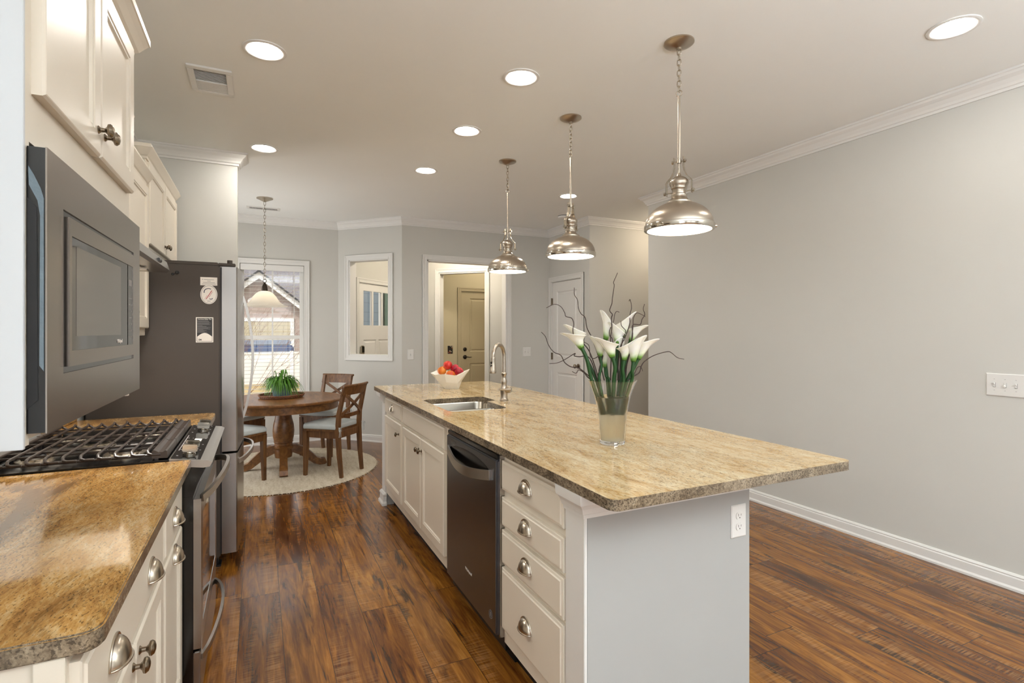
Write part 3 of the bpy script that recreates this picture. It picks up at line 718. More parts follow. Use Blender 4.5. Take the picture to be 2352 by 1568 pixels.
t = thing('base_cabinet', 'cream base cabinet between the stove and the fridge', 'cabinet', (-.55, 3.17, 0), group='cream base cabinets on the stove side')
obj('body', MB().box(LX+.002, -.262, 2.957, 3.385, .10, .881), cm, t); obj('toe_kick', MB().box(LX+.05, -.32, 2.958, 3.385, 0, .10), M['toe'], t)
add_drawer(t, f, 2.972, 3.37, .705, .862, cm, [(3.17, .775)]); add_door(t, f, 2.972, 3.37, .13, .69, cm, (3.01, .655))

def slab_top(poly, z0, z1, r, corners):
    """rounded polygon prism, with small arris"""
    pts = []
    n = len(poly)
    for i, p in enumerate(poly):
        if i in corners:
            a = Vector(poly[i-1])-Vector(p); b = Vector(poly[(i+1) % n])-Vector(p); a.normalize(); b.normalize()
            p = Vector(p); c = p+(a+b)*r
            s0 = p+a*r; s1 = p+b*r; a0 = math.atan2(*(s0-c).yx); a1 = math.atan2(*(s1-c).yx); da = (a1-a0+PI) % (2*PI)-PI
            pts += [(c.x+r*math.cos(a0+da*k/8), c.y+r*math.sin(a0+da*k/8)) for k in range(9)]
        else: pts.append(tuple(p))
    return pts
def countertop(name, label, poly, corners, mt, me, r=.03, z0=.882, z1=.914, cut=None, bev=.003):
    pts = slab_top(poly, z0, z1, r, corners); bm = bmesh.new()
    def loop(p, z): return [bm.verts.new((x, y, z)) for x, y in p]
    if cut:
        top, bot = loop(pts, z1), loop(pts, z0); ct, cb_ = loop(cut, z1), loop(cut, z0); n = len(pts); m = len(cut)
        for vs, vc, up in ((top, ct, 1), (bot, cb_, 0)):
            es = [bm.edges.new((vs[i], vs[(i+1) % n])) for i in range(n)]+[bm.edges.new((vc[i], vc[(i+1) % m])) for i in range(m)]
            bmesh.ops.triangle_fill(bm, edges=es, use_beauty=True, use_dissolve=False)
        for i in range(n): bm.faces.new((top[i], top[(i+1) % n], bot[(i+1) % n], bot[i]))
        for i in range(m): bm.faces.new((ct[i], ct[(i+1) % m], cb_[(i+1) % m], cb_[i]))
    else:
        top, bot = loop(pts, z1), loop(pts, z0); n = len(pts)
        bm.faces.new(top); bm.faces.new(bot[::-1])
        for i in range(n): bm.faces.new((top[i], top[(i+1) % n], bot[(i+1) % n], bot[i]))
    bmesh.ops.recalc_face_normals(bm, faces=bm.faces)
    ed = [e for e in bm.edges if abs(e.verts[0].co.z-e.verts[1].co.z) < 1e-6 and len(e.link_faces) == 2 and e.calc_face_angle(0) > .5]
    bmesh.ops.bevel(bm, geom=ed, offset=bev, segments=2, affect='EDGES', clamp_overlap=True)
    mb = MB(); mb.bm = bm
    o = obj(name, mb, [mt, me])
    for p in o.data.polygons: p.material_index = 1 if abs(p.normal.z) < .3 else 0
    return tag(o, label, 'countertop')
cx0, cx1 = LX+.002, -.218
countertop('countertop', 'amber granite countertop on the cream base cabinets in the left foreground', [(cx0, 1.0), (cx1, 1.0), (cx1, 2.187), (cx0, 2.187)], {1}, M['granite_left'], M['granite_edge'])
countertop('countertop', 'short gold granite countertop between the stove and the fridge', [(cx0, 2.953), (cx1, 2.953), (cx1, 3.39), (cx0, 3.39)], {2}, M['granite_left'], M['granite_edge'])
bs = MB().box(LX+.001, LX+.02, 1.0, 2.187, .9145, 1.01, .002); tag(obj('backsplash', bs, M['granite_left']), 'low amber granite backsplash strip behind the left foreground countertop', 'backsplash')
bs = MB().box(LX+.001, LX+.02, 2.953, 3.39, .9145, 1.01, .002); tag(obj('backsplash', bs, M['granite_left']), 'low gold granite backsplash strip on the wall between stove and fridge', 'backsplash')

# ---- wall cabinets
def cab_crown(mb, x, y0, y1, z, h=.065, out=.045, back=LX+.003, near=True, far=True):
    prof = [(0, z-.012), (.006, z-.012), (.008, z), (.014, z+.006), (.024, z+.022), (.038, z+.044), (out, z+.048), (out, z+h), (0, z+h)]
    path = ([(back, y1)] if far else []) + [(x, y1), (x, y0)] + ([(back, y0)] if near else [])
    # outside lies to the left of this path (x1 -> going -y has +x on its left)
    mb.sweep(path, prof); return mb
def wallcab(label, x, y0, y1, z0, z1, doors, ck=True, knobz=None, rail=True, mat=cm, xc=None):
    t = thing('wall_cabinet', label, 'cabinet', ((x+LX)/2, (y0+y1)/2, z0))
    obj('body', MB().box(LX+.002, x, y0, y1, z0, z1), mat, t)
    if ck: obj('crown', cab_crown(MB(), x, y0+.0, y1-.0, z1-.02, out=.03), mat, t)
    if rail: obj('light_rail', MB().box(x-.018, x, y0, y1, z0-.026, z0, .002), mat, t)
    return t
# over the left counter: the deep cabinet that holds the microwave
mx = -.362
t = thing('microwave_cabinet', 'deep cream wall cabinet around the microwave at the upper left', 'cabinet', ((mx+LX)/2, 1.59, 1.185))
mb = MB().box(LX+.002, mx, 1.177, 1.196, 1.172, 2.24).box(LX+.002, mx, 1.965, 1.985, 1.172, 2.24).box(LX+.002, mx, 1.196, 1.965, 1.74, 2.24).box(LX+.002, mx-.02, 1.196, 1.965, 1.172, 1.19).box(LX+.002, LX+.02, 1.196, 1.965, 1.19, 1.74)
mb.box(mx-.02, mx, 1.196, 1.965, 1.70, 1.74)
obj('body', mb, cm, t)
obj('side_panel', MB().box(LX+.002, mx+.001, 1.168, 1.1768, 1.168, 2.24, .001), simple('cool_white_side_panel', '#cfd3d6', .5), t)
prof = [(0, 2.222), (.010, 2.222), (.012, 2.235), (.022, 2.243), (.034, 2.262), (.044, 2.276), (.048, 2.278), (.048, 2.298), (0, 2.298)]
obj('crown', MB().sweep([(LX+.003, 1.985), (mx, 1.985), (mx, 1.168), (LX+.003, 1.168)], prof), cm, t)
f = FL(mx)
add_door(t, f, 1.205, 1.574, 1.787, 2.228, cm, (1.548, 1.845)); add_door(t, f, 1.579, 1.948, 1.787, 2.228, cm, (1.605, 1.845))
t2 = wallcab('tall cream wall cabinet above the range hood', -.56, 2.195, 2.952, 1.70, 2.345, 2, rail=False)
f2 = FL(-.56)
add_door(t2, f2, 2.205, 2.571, 1.715, 2.30, cm, (2.545, 1.77)); add_door(t2, f2, 2.576, 2.942, 1.715, 2.30, cm, (2.602, 1.77))
t3 = wallcab('cream wall cabinet with one door between the hood and the fridge cabinet', -.56, 2.96, 3.46, 1.372, 2.195, 1)
add_door(t3, f2, 2.975, 3.452, 1.385, 2.15, cm, (3.01, 1.46))
t4 = wallcab('tall cream two door wall cabinet above the fridge', -.56, 3.475, 4.56, 1.835, 2.345, 2, rail=False)
add_door(t4, f2, 3.49, 4.015, 1.85, 2.30, cm, (3.985, 1.905)); add_door(t4, f2, 4.02, 4.545, 1.85, 2.30, cm, (4.05, 1.905))

# ---- microwave
t = thing('microwave', 'stainless built in microwave with trim frame above the left counter', 'microwave', (-.5, 1.575, 1.19))
f = FL(mx+.001)
Y0, Y1, Z0, Z1 = 1.181, 1.972, 1.192, 1.690
fw = .098
mb = MB()
# trim frame : bevelled stainless sheet with a returned edge
for a, b, c, d in ((Y0, Y1, 1.600, Z1), (Y0, Y1, Z0, 1.290), (Y0, Y0+.085, 1.290, 1.600), (Y1-.085, Y1, 1.290, 1.600)): mb.fbox(f, a, b, c, d, .0255, .028)
obj('trim_frame', mb, M['steel_mw'], t)
obj('frame_side', MB().fbox(f, Y0+.001, Y1-.001, Z0+.001, Z1-.001, .0005, .0253), M['black'], t)
st_ = [(mx+.0035, 1.655), (mx+.011, 1.640), (mx+.020, 1.618), (mx+.0245, 1.600), (mx+.0245, 1.30), (mx+.0185, 1.31), (mx+.0195, 1.57), (mx+.016, 1.596), (mx+.0045, 1.622)]
obj('sealant_strip', MB().prism(st_, Y0-.0003, Y0+.001, fr((0, 0, 0), (1, 0, 0), (0, 0, 1), (0, 1, 0))), simple('blue_grey_sealant', '#66757e', .4, bump=.6, bscale=120, var=.2, vscale=40), t)  # irregular blue-grey strip on the black side of the frame
obj('side_recess', MB().prism([(mx+.002, 1.60), (mx+.015, 1.585), (mx+.0165, 1.25), (mx+.002, 1.235)], Y0-.0002, Y0+.001, fr((0, 0, 0), (1, 0, 0), (0, 0, 1), (0, 1, 0))), M['blackmatte'], t)
obj('shadow_gap', MB().fbox(f, Y0+.085, Y1-.085, 1.290, 1.600, .018, .0235), M['blackmatte'], t)
mb = MB(); a, b, c, d = Y0+.097, Y1-.097, 1.302, 1.588
for q in ((a, b, d-.034, d), (a, b, c, c+.030), (a, a+.016, c+.03, d-.034), (b-.030, b, c+.03, d-.034)): mb.fbox(f, q[0], q[1], q[2], q[3], .024, .034)
dr = obj('door', mb, M['steel_mw'], t)
obj('door_glass', MB().fbox(f, a+.016, b-.092, c+.030, d-.034, .026, .032), M['blackglass'], dr)
obj('inner_window', MB().fbox(f, a+.05, b-.17, c+.058, d-.05, .0319, .0324), simple('perforated_window', '#544c42', .12, spec=.8), dr)
obj('control_panel', MB().fbox(f, b-.086, b-.030, c+.030, d-.034, .026, .0325), M['blackglass'], t)
mb = MB()
for r_ in range(7):
    for q in range(3): mb.fbox(f, b-.079+q*.015, b-.071+q*.015, c+.05+r_*.018, c+.054+r_*.018, .0325, .0328)
mb.fbox(f, b-.078, b-.040, c+.195, c+.212, .0325, .0328)
obj('button_marking', mb, M['greyink'], t)
text('logo', 'Whirlpool', .013, fr((mx+.001+.0331, 1.69, c+.042), (0, 1, 0), (0, 0, 1), (1, 0, 0)), M['paper'], dr)
obj('oven_box', MB().fbox(f, Y0+.02, Y1-.02, 1.21, 1.66, -.40, -.0005), M['blackmatte'], t)

# ---- range hood
t = thing('range_hood', 'slim stainless under cabinet range hood above the stove', 'range hood', (-.6, 2.57, 1.645))
mb = MB(); poly = [(LX+.003, 1.645), (-.392, 1.645), (-.380, 1.655), (-.392, 1.694), (-.56, 1.6995), (LX+.003, 1.6995)]
mb.prism([(a, b) for a, b in poly], 2.197, 2.950, fr((0, 0, 0), (1, 0, 0), (0, 0, 1), (0, 1, 0)))
obj('canopy', mb, M['steel'], t)
obj('filter', MB().box(-.80, -.45, 2.25, 2.90, 1.640, 1.6455), M['nickel'], t)
obj('switch', MB().fbox(fr((-.384, 0, 0), (0, 1, 0), (0, 0, 1), (1, 0, 0)), 2.66, 2.72, 1.665, 1.68, -.004, .006, .002), M['black'], t)
for yy in (2.42, 2.73):
    obj('lamp_lens', MB().lathe([(0, 0), (.035, 0), (.035, -.005), (0, -.005)], 20, (-.47, yy, 1.6400)), M['plastic'], t)
    l_ = bpy.data.lights.new('hood_lamp', 'AREA'); l_.shape = 'DISK'; l_.size = .07; l_.energy = 4.5; l_.color = (1, .94, .86)  # hood lamps added as fill to brighten the island fronts
    lo = bpy.data.objects.new('hood_lamp', l_); COL.objects.link(lo); lo.parent = t; lo.location = (-.47+.6, yy-2.57, 1.634-1.645)

# ---- stove
SY0, SY1 = 2.192, 2.948
t = thing('gas_range', 'stainless slide in gas range with black cast iron grates', 'stove', (-.52, 2.57, 0))
mb = MB().box(LX+.01, -.245, SY0, SY1, .03, .895).box(-.245, -.212, SY0, SY1, .03, .78); mb.prism([(-.245, .78), (-.212, .78), (-.20, .82), (-.175, .875), (-.245, .895)], SY0+.001, SY1-.001, fr((0, 0, 0), (1, 0, 0), (0, 0, 1), (0, 1, 0)))
obj('body', mb, M['black'], t)
obj('cooktop', MB().box(LX+.01, -.285, SY0, SY1, .8955, .919, .003).box(LX+.01, LX+.05, SY0+.005, SY1-.005, .919, .935, .004), M['black'], t)
# control fascia
mb = MB(); mb.prism([(-.284, .896), (-.180, .880), (-.160, .882), (-.152, .897), (-.165, .905), (-.284, .921)], SY0-.0, SY1, fr((0, 0, 0), (1, 0, 0), (0, 0, 1), (0, 1, 0)))
fa = obj('control_fascia', mb, M['steel_h'], t)
mb = MB(); mb.prism([(-.282, .9213), (-.190, .9097), (-.190, .9085), (-.282, .9198)], SY0+.008, SY1-.008, fr((0, 0, 0), (1, 0, 0), (0, 0, 1), (0, 1, 0)))
obj('touch_panel', mb, M['blackglass'], fa)
sl = Vector((-.282, 0, .9214)); ud = Vector((.092, 0, -.0116)).normalized(); nd = Vector((.0116, 0, .092)).normalized()
fp = (sl, ud, Vector((0, 1, 0)), nd)
mb = MB()
for yy in (2.25, 2.36, 2.47, 2.60, 2.74, 2.83, 2.92):
    for xx in (.012, .075): mb.fbox(fp, xx, xx+.006, yy-.003, yy+.003, 0, .0004)
for k in range(9): mb.fbox(fp, .030+.008*(k % 4), .034+.008*(k % 4), 2.50+k*.012, 2.506+k*.012, 0, .0004)
mb.fbox(fp, .008, .011, 2.34, 2.66, 0, .0005)
obj('marking', mb, M['greyink'], fa)
obj('display', MB().fbox(fp, .040, .066, 2.535, 2.585, 0, .002, .0008), M['paper'], fa)
for yy in (2.275, 2.36, 2.80, 2.885):
    mb = MB(); R = Matrix.Translation(fp[0]+fp[1]*.05+fp[2]*yy) @ Vector((0, 0, 1)).rotation_difference(fp[3]).to_matrix().to_4x4()
    mb.lathe([(0, 0), (.021, 0), (.021, .005), (.014, .008), (.011, .014), (0, .014)], 24)
    mb.box(-.024, .024, -.0075, .0075, .012, .037, .003); mb.box(-.0235, .0235, -.014, .014, .010, .018, .003)
    mb.xf(R); obj('control_knob', mb, M['nickel_bright'], t, True)
# burners
for (x, y, r_) in ((-.70, 2.36, .036), (-.44, 2.36, .05), (-.57, 2.57, .04), (-.70, 2.78, .036), (-.44, 2.78, .045)):
    b_ = obj('burner', MB().lathe([(0, .919), (r_+.02, .919), (r_+.016, .926), (r_, .930), (r_, .936), (0, .936)], 28, (x, y, 0)), M['nickel'], t, True)
    obj('burner_cap', MB().lathe([(0, .9361), (r_-.004, .9361), (r_-.004, .942), (r_-.010, .944), (0, .944)], 28, (x, y, 0)), M['blackmatte'], b_, True)
for (y0, y1) in ((SY0+.018, 2.438), (2.443, 2.697), (2.702, SY1-.018)):
    mb = MB(); gz = .951
    n = 10
    for k in range(n):
        x = -.775+k*.047; first, last = y0 < SY0+.05, y1 > SY1-.05
        p = []
        if first: p += [(x+.040, y0+.002, gz-.014), (x+.014, y0+.002, gz-.013), (x+.004, y0+.006, gz-.010), (x, y0+.016, gz-.003), (x, y0+.03, gz)]
        else: p += [(x, y0, gz)]
        p += [(x, (y0+y1)/2, gz)]
        if last: p += [(x, y1-.022, gz), (x, y1-.010, gz+.006), (x+.004, y1-.003, gz-.002), (x+.018, y1, gz-.013), (x+.040, y1, gz-.014)]
        else: p += [(x, y1, gz)]
        mb.tube(p, .0049, 8)
    for yy in (y0+.006, y1-.006): mb.tube([(-.79, yy, gz-.016), (-.325, yy, gz-.016)], .0045, 8)
    for yy in (y0+(y1-y0)*.36, y0+(y1-y0)*.66): mb.bar([(-.79, yy, gz-.004), (-.325, yy, gz-.004)], .005, .006)
    mb.bar([(-.79, y0+.006, gz-.010), (-.79, y1-.006, gz-.010)], .012, .022)
    mb.prism([(-.338, gz-.026), (-.338, gz-.002), (-.334, gz+.003), (-.328, gz+.001), (-.318, gz-.006), (-.306, gz-.006), (-.298, gz-.001), (-.293, gz-.004), (-.291, gz-.028)], y0, y1, fr((0, 0, 0), (1, 0, 0), (0, 0, 1), (0, 1, 0)))
    for x in (-.78, -.325):
        for yy in (y0+.012, y1-.012): mb.box(x-.006, x+.006, yy-.006, yy+.006, .919, gz-.015)
    obj('grate', mb, M['iron'], t)
# oven door, window, handle; drawer
f = FL(-.2115)
mb = MB()
for q in ((SY0+.004, SY1-.004, .700, .768), (SY0+.004, SY1-.004, .232, .300), (SY0+.004, SY0+.075, .300, .700), (SY1-.075, SY1-.004, .300, .700)): mb.fbox(f, q[0], q[1], q[2], q[3], 0, .024)
od = obj('oven_door', mb, M['steel'], t)
obj('oven_window', MB().fbox(f, SY0+.075, SY1-.075, .300, .700, .004, .0225), M['ovenglass'], od)
def bow(y0, y1, z, x0, out, dz, n=14): return [(x0+out*math.sin(PI*k/n)**.7, y0+(y1-y0)*k/n, z+dz*math.sin(PI*k/n)) for k in range(n+1)]
mb = MB().bar(bow(SY0+.035, SY1-.035, .762, -.188, .068, .045), .012, .026); obj('oven_handle', mb, M['steel_h'], t, True)
dw = obj('drawer', MB().fbox(f, SY0+.004, SY1-.004, .045, .222, 0, .022, .004), M['steel'], t)
mb = MB().bar(bow(SY0+.05, SY1-.05, .178, -.190, .05, .035), .011, .022); obj('drawer_handle', mb, M['steel_h'], dw, True)
text('logo', 'Whirlpool', .022, fr((-.1885, SY1-.16, .255), (0, 1, 0), (0, 0, 1), (1, 0, 0)), M['paper'], od)

# ---- fridge
FY0, FY1 = 3.50, 4.41
t = thing('refrigerator', 'large stainless french door refrigerator with taupe sides', 'refrigerator', (-.48, 3.955, 0))
obj('body', MB().box(-.83, -.203, FY0, FY1, .055, 1.748, .006), M['fridgeside'], t)
obj('hinge_cover', MB().box(-.60, -.215, FY0+.01, FY1-.01, 1.7482, 1.768, .003).box(-.215, -.125, FY0+.01, FY0+.05, 1.749, 1.766, .003).box(-.215, -.125, FY1-.05, FY1-.01, 1.749, 1.766, .003).lathe([(0, 0), (.014, 0), (.014, .02), (0, .02)], 16, (-.155, FY0+.03, 1.765)), M['fridgeside'], t)
obj('base_grille', MB().box(-.80, -.215, FY0+.03, FY1-.03, .012, .054).box(-.26, -.20, FY0+.015, FY0+.09, 0, .012).box(-.26, -.20, FY1-.09, FY1-.015, 0, .012), M['blackmatte'], t)
def bowed_slab(y0, y1, z0, z1, x0, th, bulge, mat, name, ya, yb):
    mb = MB(); n = 12; poly = []
    for k in range(n+1):
        y = y0+(y1-y0)*k/n; s_ = (y-ya)/(yb-ya); poly.append((x0+th+bulge*math.sin(PI*s_), y))
    poly = [(x0, y0)]+[(poly[0][0]-.006, y0)]+[(poly[0][0], y0+.006)]+poly[1:-1]+[(poly[-1][0], y1-.006), (poly[-1][0]-.006, y1)]+[(x0, y1)]
    bm = MB(); bm.prism(poly, z0, z1); return bm
for a, b in ((FY0, 3.952), (3.958, FY1)):
    d = obj('door', bowed_slab(a+.001, b, .668, 1.744, -.195, .080, .022, None, '', FY0, FY1), M['steel'], t, True)
    hy = b-.035 if a < 3.9 else a+.035
    pts = []
    for k in range(17):
        s_ = k/16; pts.append((-.098+.060*math.sin(PI*s_)**.8, hy, .80+.80*s_))
    obj('door_handle', MB().bar(pts, .016, .022, (0, 1, 0)), M['steel_h'], d, True)
fd = obj('freezer_drawer', bowed_slab(FY0+.001, FY1, .075, .655, -.195, .080, .022, None, '', FY0, FY1), M['steel'], t, True)
pts = [(-.112+.075*math.sin(PI*k/16)**.7, FY0+.10+(FY1-FY0-.2)*k/16, .585+.02*math.sin(PI*k/16)) for k in range(17)]
obj('door_handle', MB().bar(pts, .012, .026), M['steel_h'], fd, True)
obj('gasket', MB().box(-.203, -.195, FY0+.006, FY1-.006, .075, 1.742), M['blackmatte'], t)
fS = fr((0, FY0, 0), (1, 0, 0), (0, 0, 1), (0, -1, 0))
# magnets on the fridge side
g = 'magnets on the side of the fridge'
m1 = thing('magnet', 'small white rectangular magnet with grey print above the oval one', 'magnet', (-.260, FY0, 1.655), group=g)
obj('card', MB().fbox(fS, -.303, -.218, 1.632, 1.679, .0003, .0018), M['paper'], m1)
mb = MB(); mb.fbox(fS, -.294, -.289, 1.664, 1.668, .0018, .002)
for k, wv in enumerate((.05, .018, .06, .07)): mb.fbox(fS, -.260-wv/2, -.260+wv/2, 1.6645-k*.0085, 1.667-k*.0085, .0018, .002)
obj('print', mb, M['greyink'], m1)
m2 = thing('magnet', 'white oval magnet with red stripes, dark stars and the year 2023', 'magnet', (-.260, FY0, 1.58), group=g)
el = lambda a, b, n=40: [(-.260+a*math.cos(2*PI*k/n), 1.580+b*math.sin(2*PI*k/n)) for k in range(n)]
obj('oval_card', MB().prism(el(.0425, .055), .0019, .0034, fS), M['paper'], m2)
mb = MB(); A_, B_ = el(.0385, .051), el(.0370, .0495)
for k in range(40):
    j = (k+1) % 40; mb.prism([A_[k], A_[j], B_[j], B_[k]], .0034, .0037, fS)
mb.fbox(fS, -.285, -.235, 1.5470, 1.5477, .0034, .0037)
obj('ring_border', mb, M['navy'], m2)
mb = MB()
for k in range(9):
    a = PI*.35+k*.27; mb.prism([(-.262+.022*math.cos(a)+.003*math.cos(q), 1.594+.020*math.sin(a)+.003*math.sin(q)) for q in [2*PI*i/6 for i in range(6)]], .0034, .0038, fS)
for k in range(5):
    a = -PI*.75+k*.5; mb.prism([(-.250+.008*math.cos(a)+.0024*math.cos(q), 1.560+.007*math.sin(a)+.0024*math.sin(q)) for q in [2*PI*i/6 for i in range(6)]], .0034, .0038, fS)
obj('star_marking', mb, M['navy'], m2)
mb = MB(); mb.prism([(-.276, 1.553), (-.272, 1.553), (-.243, 1.603), (-.247, 1.603)], .0034, .0038, fS); mb.prism([(-.282, 1.553), (-.2805, 1.553), (-.268, 1.575), (-.2695, 1.575)], .0034, .0038, fS)
mb.prism([(-.262, 1.5625), (-.2600, 1.5625), (-.241, 1.595), (-.243, 1.595)], .0034, .0038, fS)
obj('stripe', mb, M['red'], m2)
text('year', '2023', .0085, (fS[0]+Vector((-.260, -.0035, 1.5405)), fS[1], fS[2], fS[3]), M['navy'], m2)
m3 = thing('magnet', 'black and white hurricane safety tips card magnet below the oval one', 'magnet', (-.281, FY0, 1.377), group=g)
obj('card', MB().fbox(fS, -.325, -.238, 1.305, 1.449, .0003, .0016), M['paper'], m3)
obj('dark_field', MB().fbox(fS, -.320, -.243, 1.310, 1.444, .0016, .0019), M['ink'], m3)
obj('storm_picture', MB().prism([(-.318, 1.312)]+[(-.318+.0735*k/12, 1.338+.021*math.sin(PI*k/12)) for k in range(13)]+[(-.2445, 1.312)], .0019, .0022, fS), M['paper'], m3)
text('heading', 'Hurricane Safety Tips', .0078, (fS[0]+Vector((-.2815, -.0021, 1.438)), fS[1], fS[2], fS[3]), M['paper'], m3, bold=.0001)
mb = MB(); random.seed(5)
for k in range(15): mb.fbox(fS, -.318, -.318+random.uniform(.025, .07), 1.4295-k*.0048, 1.4308-k*.0048, .0019, .0021)
obj('print', mb, M['greyink'], m3)
text('logo', 'EM', .012, (fS[0]+Vector((-.304, -.0024, 1.320)), fS[1], fS[2], fS[3]), M['ink'], m3, bold=.0004)
for (x, z, r_, l) in ((-.415, 1.700, .010, 'larger round black magnet near the top rear of the fridge side'), (-.436, 1.690, .007, 'smaller round black magnet near the top rear of the fridge side')):
    tag(obj('round_magnet', MB().lathe([(0, 0), (r_, 0), (r_, .006), (r_*.8, .008), (0, .008)], 20).xf(Matrix.Translation((x, FY0, z)) @ Matrix.Rotation(PI/2, 4, 'X')), M['blackmatte'], None, True), l, 'magnet', g)
# ------------------------------------------------------------------ island
IX = .906
W_ = M['trim']; ci = M['cabisl']
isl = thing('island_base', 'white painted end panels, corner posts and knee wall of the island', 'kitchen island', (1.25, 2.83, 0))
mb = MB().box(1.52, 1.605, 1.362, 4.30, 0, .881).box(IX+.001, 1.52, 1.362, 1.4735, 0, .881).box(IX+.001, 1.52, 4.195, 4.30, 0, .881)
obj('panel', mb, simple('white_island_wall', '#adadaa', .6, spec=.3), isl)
obj('post', MB().box(.895, IX+.0005, 1.3615, 1.472, .0, .881, .002), W_, isl)
obj('post', MB().box(.895, IX+.0005, 4.198, 4.3005, .0, .881, .002), W_, isl)
MO = [(0, .800), (.008, .800), (.010, .812), (.014, .815), (.020, .832), (.032, .848), (.036, .850), (.038, .862), (.040, .8815), (0, .8815)]
obj('top_moulding', MB().sweep([(1.604, 1.3615), (.895, 1.3615), (.895, 1.472)], MO), W_, isl)
obj('top_moulding', MB().sweep([(.895, 4.198), (.895, 4.3005), (1.604, 4.3005)], MO), W_, isl)
PL = [(0, 0), (.026, 0), (.026, .018), (.016, .032), (.014, .070), (.018, .074), (.018, .086), (.006, .100), (0, .100)]
obj('plinth', MB().sweep([(IX, 4.198), (.895, 4.198), (.895, 4.3005), (1.604, 4.3005)], PL), W_, isl)
obj('plinth', MB().sweep([(1.605, 4.3), (1.605, 1.3615), (.895, 1.3615), (.895, 1.472), (IX, 1.472)], BASE), W_, isl)
f = FI(IX)
mb = MB().box(IX, 1.519, 1.475, 1.966, .10, .881)
t = thing('drawer_cabinet', 'island cabinet with four cup pull drawers at the near corner', 'cabinet', (1.2, 1.72, 0)); obj('body', mb, ci, t)
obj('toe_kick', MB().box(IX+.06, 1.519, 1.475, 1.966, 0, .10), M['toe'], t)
for a, b, pz in ((.727, .845, .789), (.583, .697, .643), (.430, .565, .500), (.165, .412, .283)): add_drawer(t, f, 1.479, 1.962, a, b, ci, [(1.735, pz)])
t = thing('sink_cabinet', 'double door island cabinet with false drawer front below the sink', 'cabinet', (1.2, 3.15, 0))
mb = MB().box(IX, 1.519, 2.625, 3.615, .10, .655).box(IX, .935, 2.625, 3.615, .655, .881).box(1.495, 1.519, 2.625, 3.615, .655, .881).box(.935, 1.495, 2.625, 2.645, .655, .881).box(.935, 1.495, 3.595, 3.615, .655, .881)
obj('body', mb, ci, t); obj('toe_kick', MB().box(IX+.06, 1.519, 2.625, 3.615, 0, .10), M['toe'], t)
obj('false_front', slab_mesh(f, 2.705, 3.598, .732, .852), ci, t)
add_door(t, f, 2.705, 3.149, .165, .716, ci, (3.122, .645)); add_door(t, f, 3.154, 3.598, .165, .716, ci, (3.182, .645))
t = thing('narrow_cabinet', 'narrow island cabinet with one door and small drawer at the far end', 'cabinet', (1.2, 3.9, 0))
obj('body', MB().box(IX, 1.519, 3.617, 4.194, .10, .881), ci, t); obj('toe_kick', MB().box(IX+.06, 1.519, 3.617, 4.194, 0, .10), M['toe'], t)
add_drawer(t, f, 3.648, 4.165, .738, .852, ci, [(3.90, .795)])
add_door(t, f, 3.648, 4.165, .165, .716, ci, (3.70, .645))
# dishwasher
t = thing('dishwasher', 'black stainless dishwasher with curved handle in the island', 'dishwasher', (1.2, 2.295, 0))
obj('tub', MB().box(.912, 1.50, 1.97, 2.62, .06, .868), M['blackmatte'], t)
d = obj('door', MB().fbox(f, 1.975, 2.605, .125, .843, -.004, .034, .006), M['darksteel'], t)
obj('control_strip', MB().fbox(f, 1.976, 2.604, .8445, .864, -.004, .028, .003), M['black'], d)
obj('kick_plate', MB().box(.955, .975, 1.97, 2.615, 0, .118), M['blackmatte'], t)
mb = MB(); n = 20; rows = []
# pocket handle : bowed band with a scooped recess behind
for k in range(n+1):
    s_ = k/n; y = 2.03+(2.565-2.03)*s_; o = .040+.030*math.sin(PI*s_)
    zt = .786-.030*math.sin(PI*s_); rows.append((y, o, zt))
mb.bar([(IX-o, y, zt-.016) for y, o, zt in rows], .009, .042)
obj('handle', mb, M['steel_h'], d, True)
mb = MB()
for sgn in (2.03, 2.565): mb.fbox(f, sgn-.005, sgn+.005, .756, .792, .030, .045, .002)
obj('handle_mount', mb, M['steel_h'], d)
rg = []
for q, (k_, dp) in enumerate(((1.0, .0342), (.93, .0344), (.8, .0346))): rg.append([f[0]+f[1]*(2.2975+.262*k_*math.cos(a))+f[2]*(.772+.045*k_*math.sin(a))+f[3]*dp for a in [2*PI*i/32 for i in range(32)]])
obj('handle_recess', MB().ring_loft(rg), simple('brushed_scoop', '#38383a', .22, metal=1), d)
mb = MB()
for k in range(3): mb.fbox(f, 2.46, 2.53, .808+k*.008, .811+k*.008, .034, .0345)
obj('vent_slot', mb, M['black'], d)
fX = fr((IX-.0345, 2.29, .262), (0, -1, 0), (0, 0, 1), (-1, 0, 0))
text('logo', 'Whirlpool', .020, fX, M['paper'], d)
obj('badge', MB().prism([(2.03+.018*math.cos(2*PI*k/24), .190+.018*math.sin(2*PI*k/24)) for k in range(24)], .034, .0348, f), M['ink'], d)
mb = MB()
A_ = [(2.03+.018*math.cos(2*PI*k/24), .190+.018*math.sin(2*PI*k/24)) for k in range(24)]; B_ = [(2.03+.0160*math.cos(2*PI*k/24), .190+.0160*math.sin(2*PI*k/24)) for k in range(24)]
for k in range(24): j = (k+1) % 24; mb.prism([A_[k], A_[j], B_[j], B_[k]], .0348, .0352, f)
for q in range(3): mb.prism([(2.020+q*.007, .181), (2.023+q*.007, .181), (2.028+q*.005, .200), (2.025+q*.005, .200)], .0348, .0352, f)
obj('badge_marking', mb, M['greyink'], d)
obj('side_frame', MB().box(.885, .9115, 1.966, 1.9745, .12, .862), M['steel'], t)

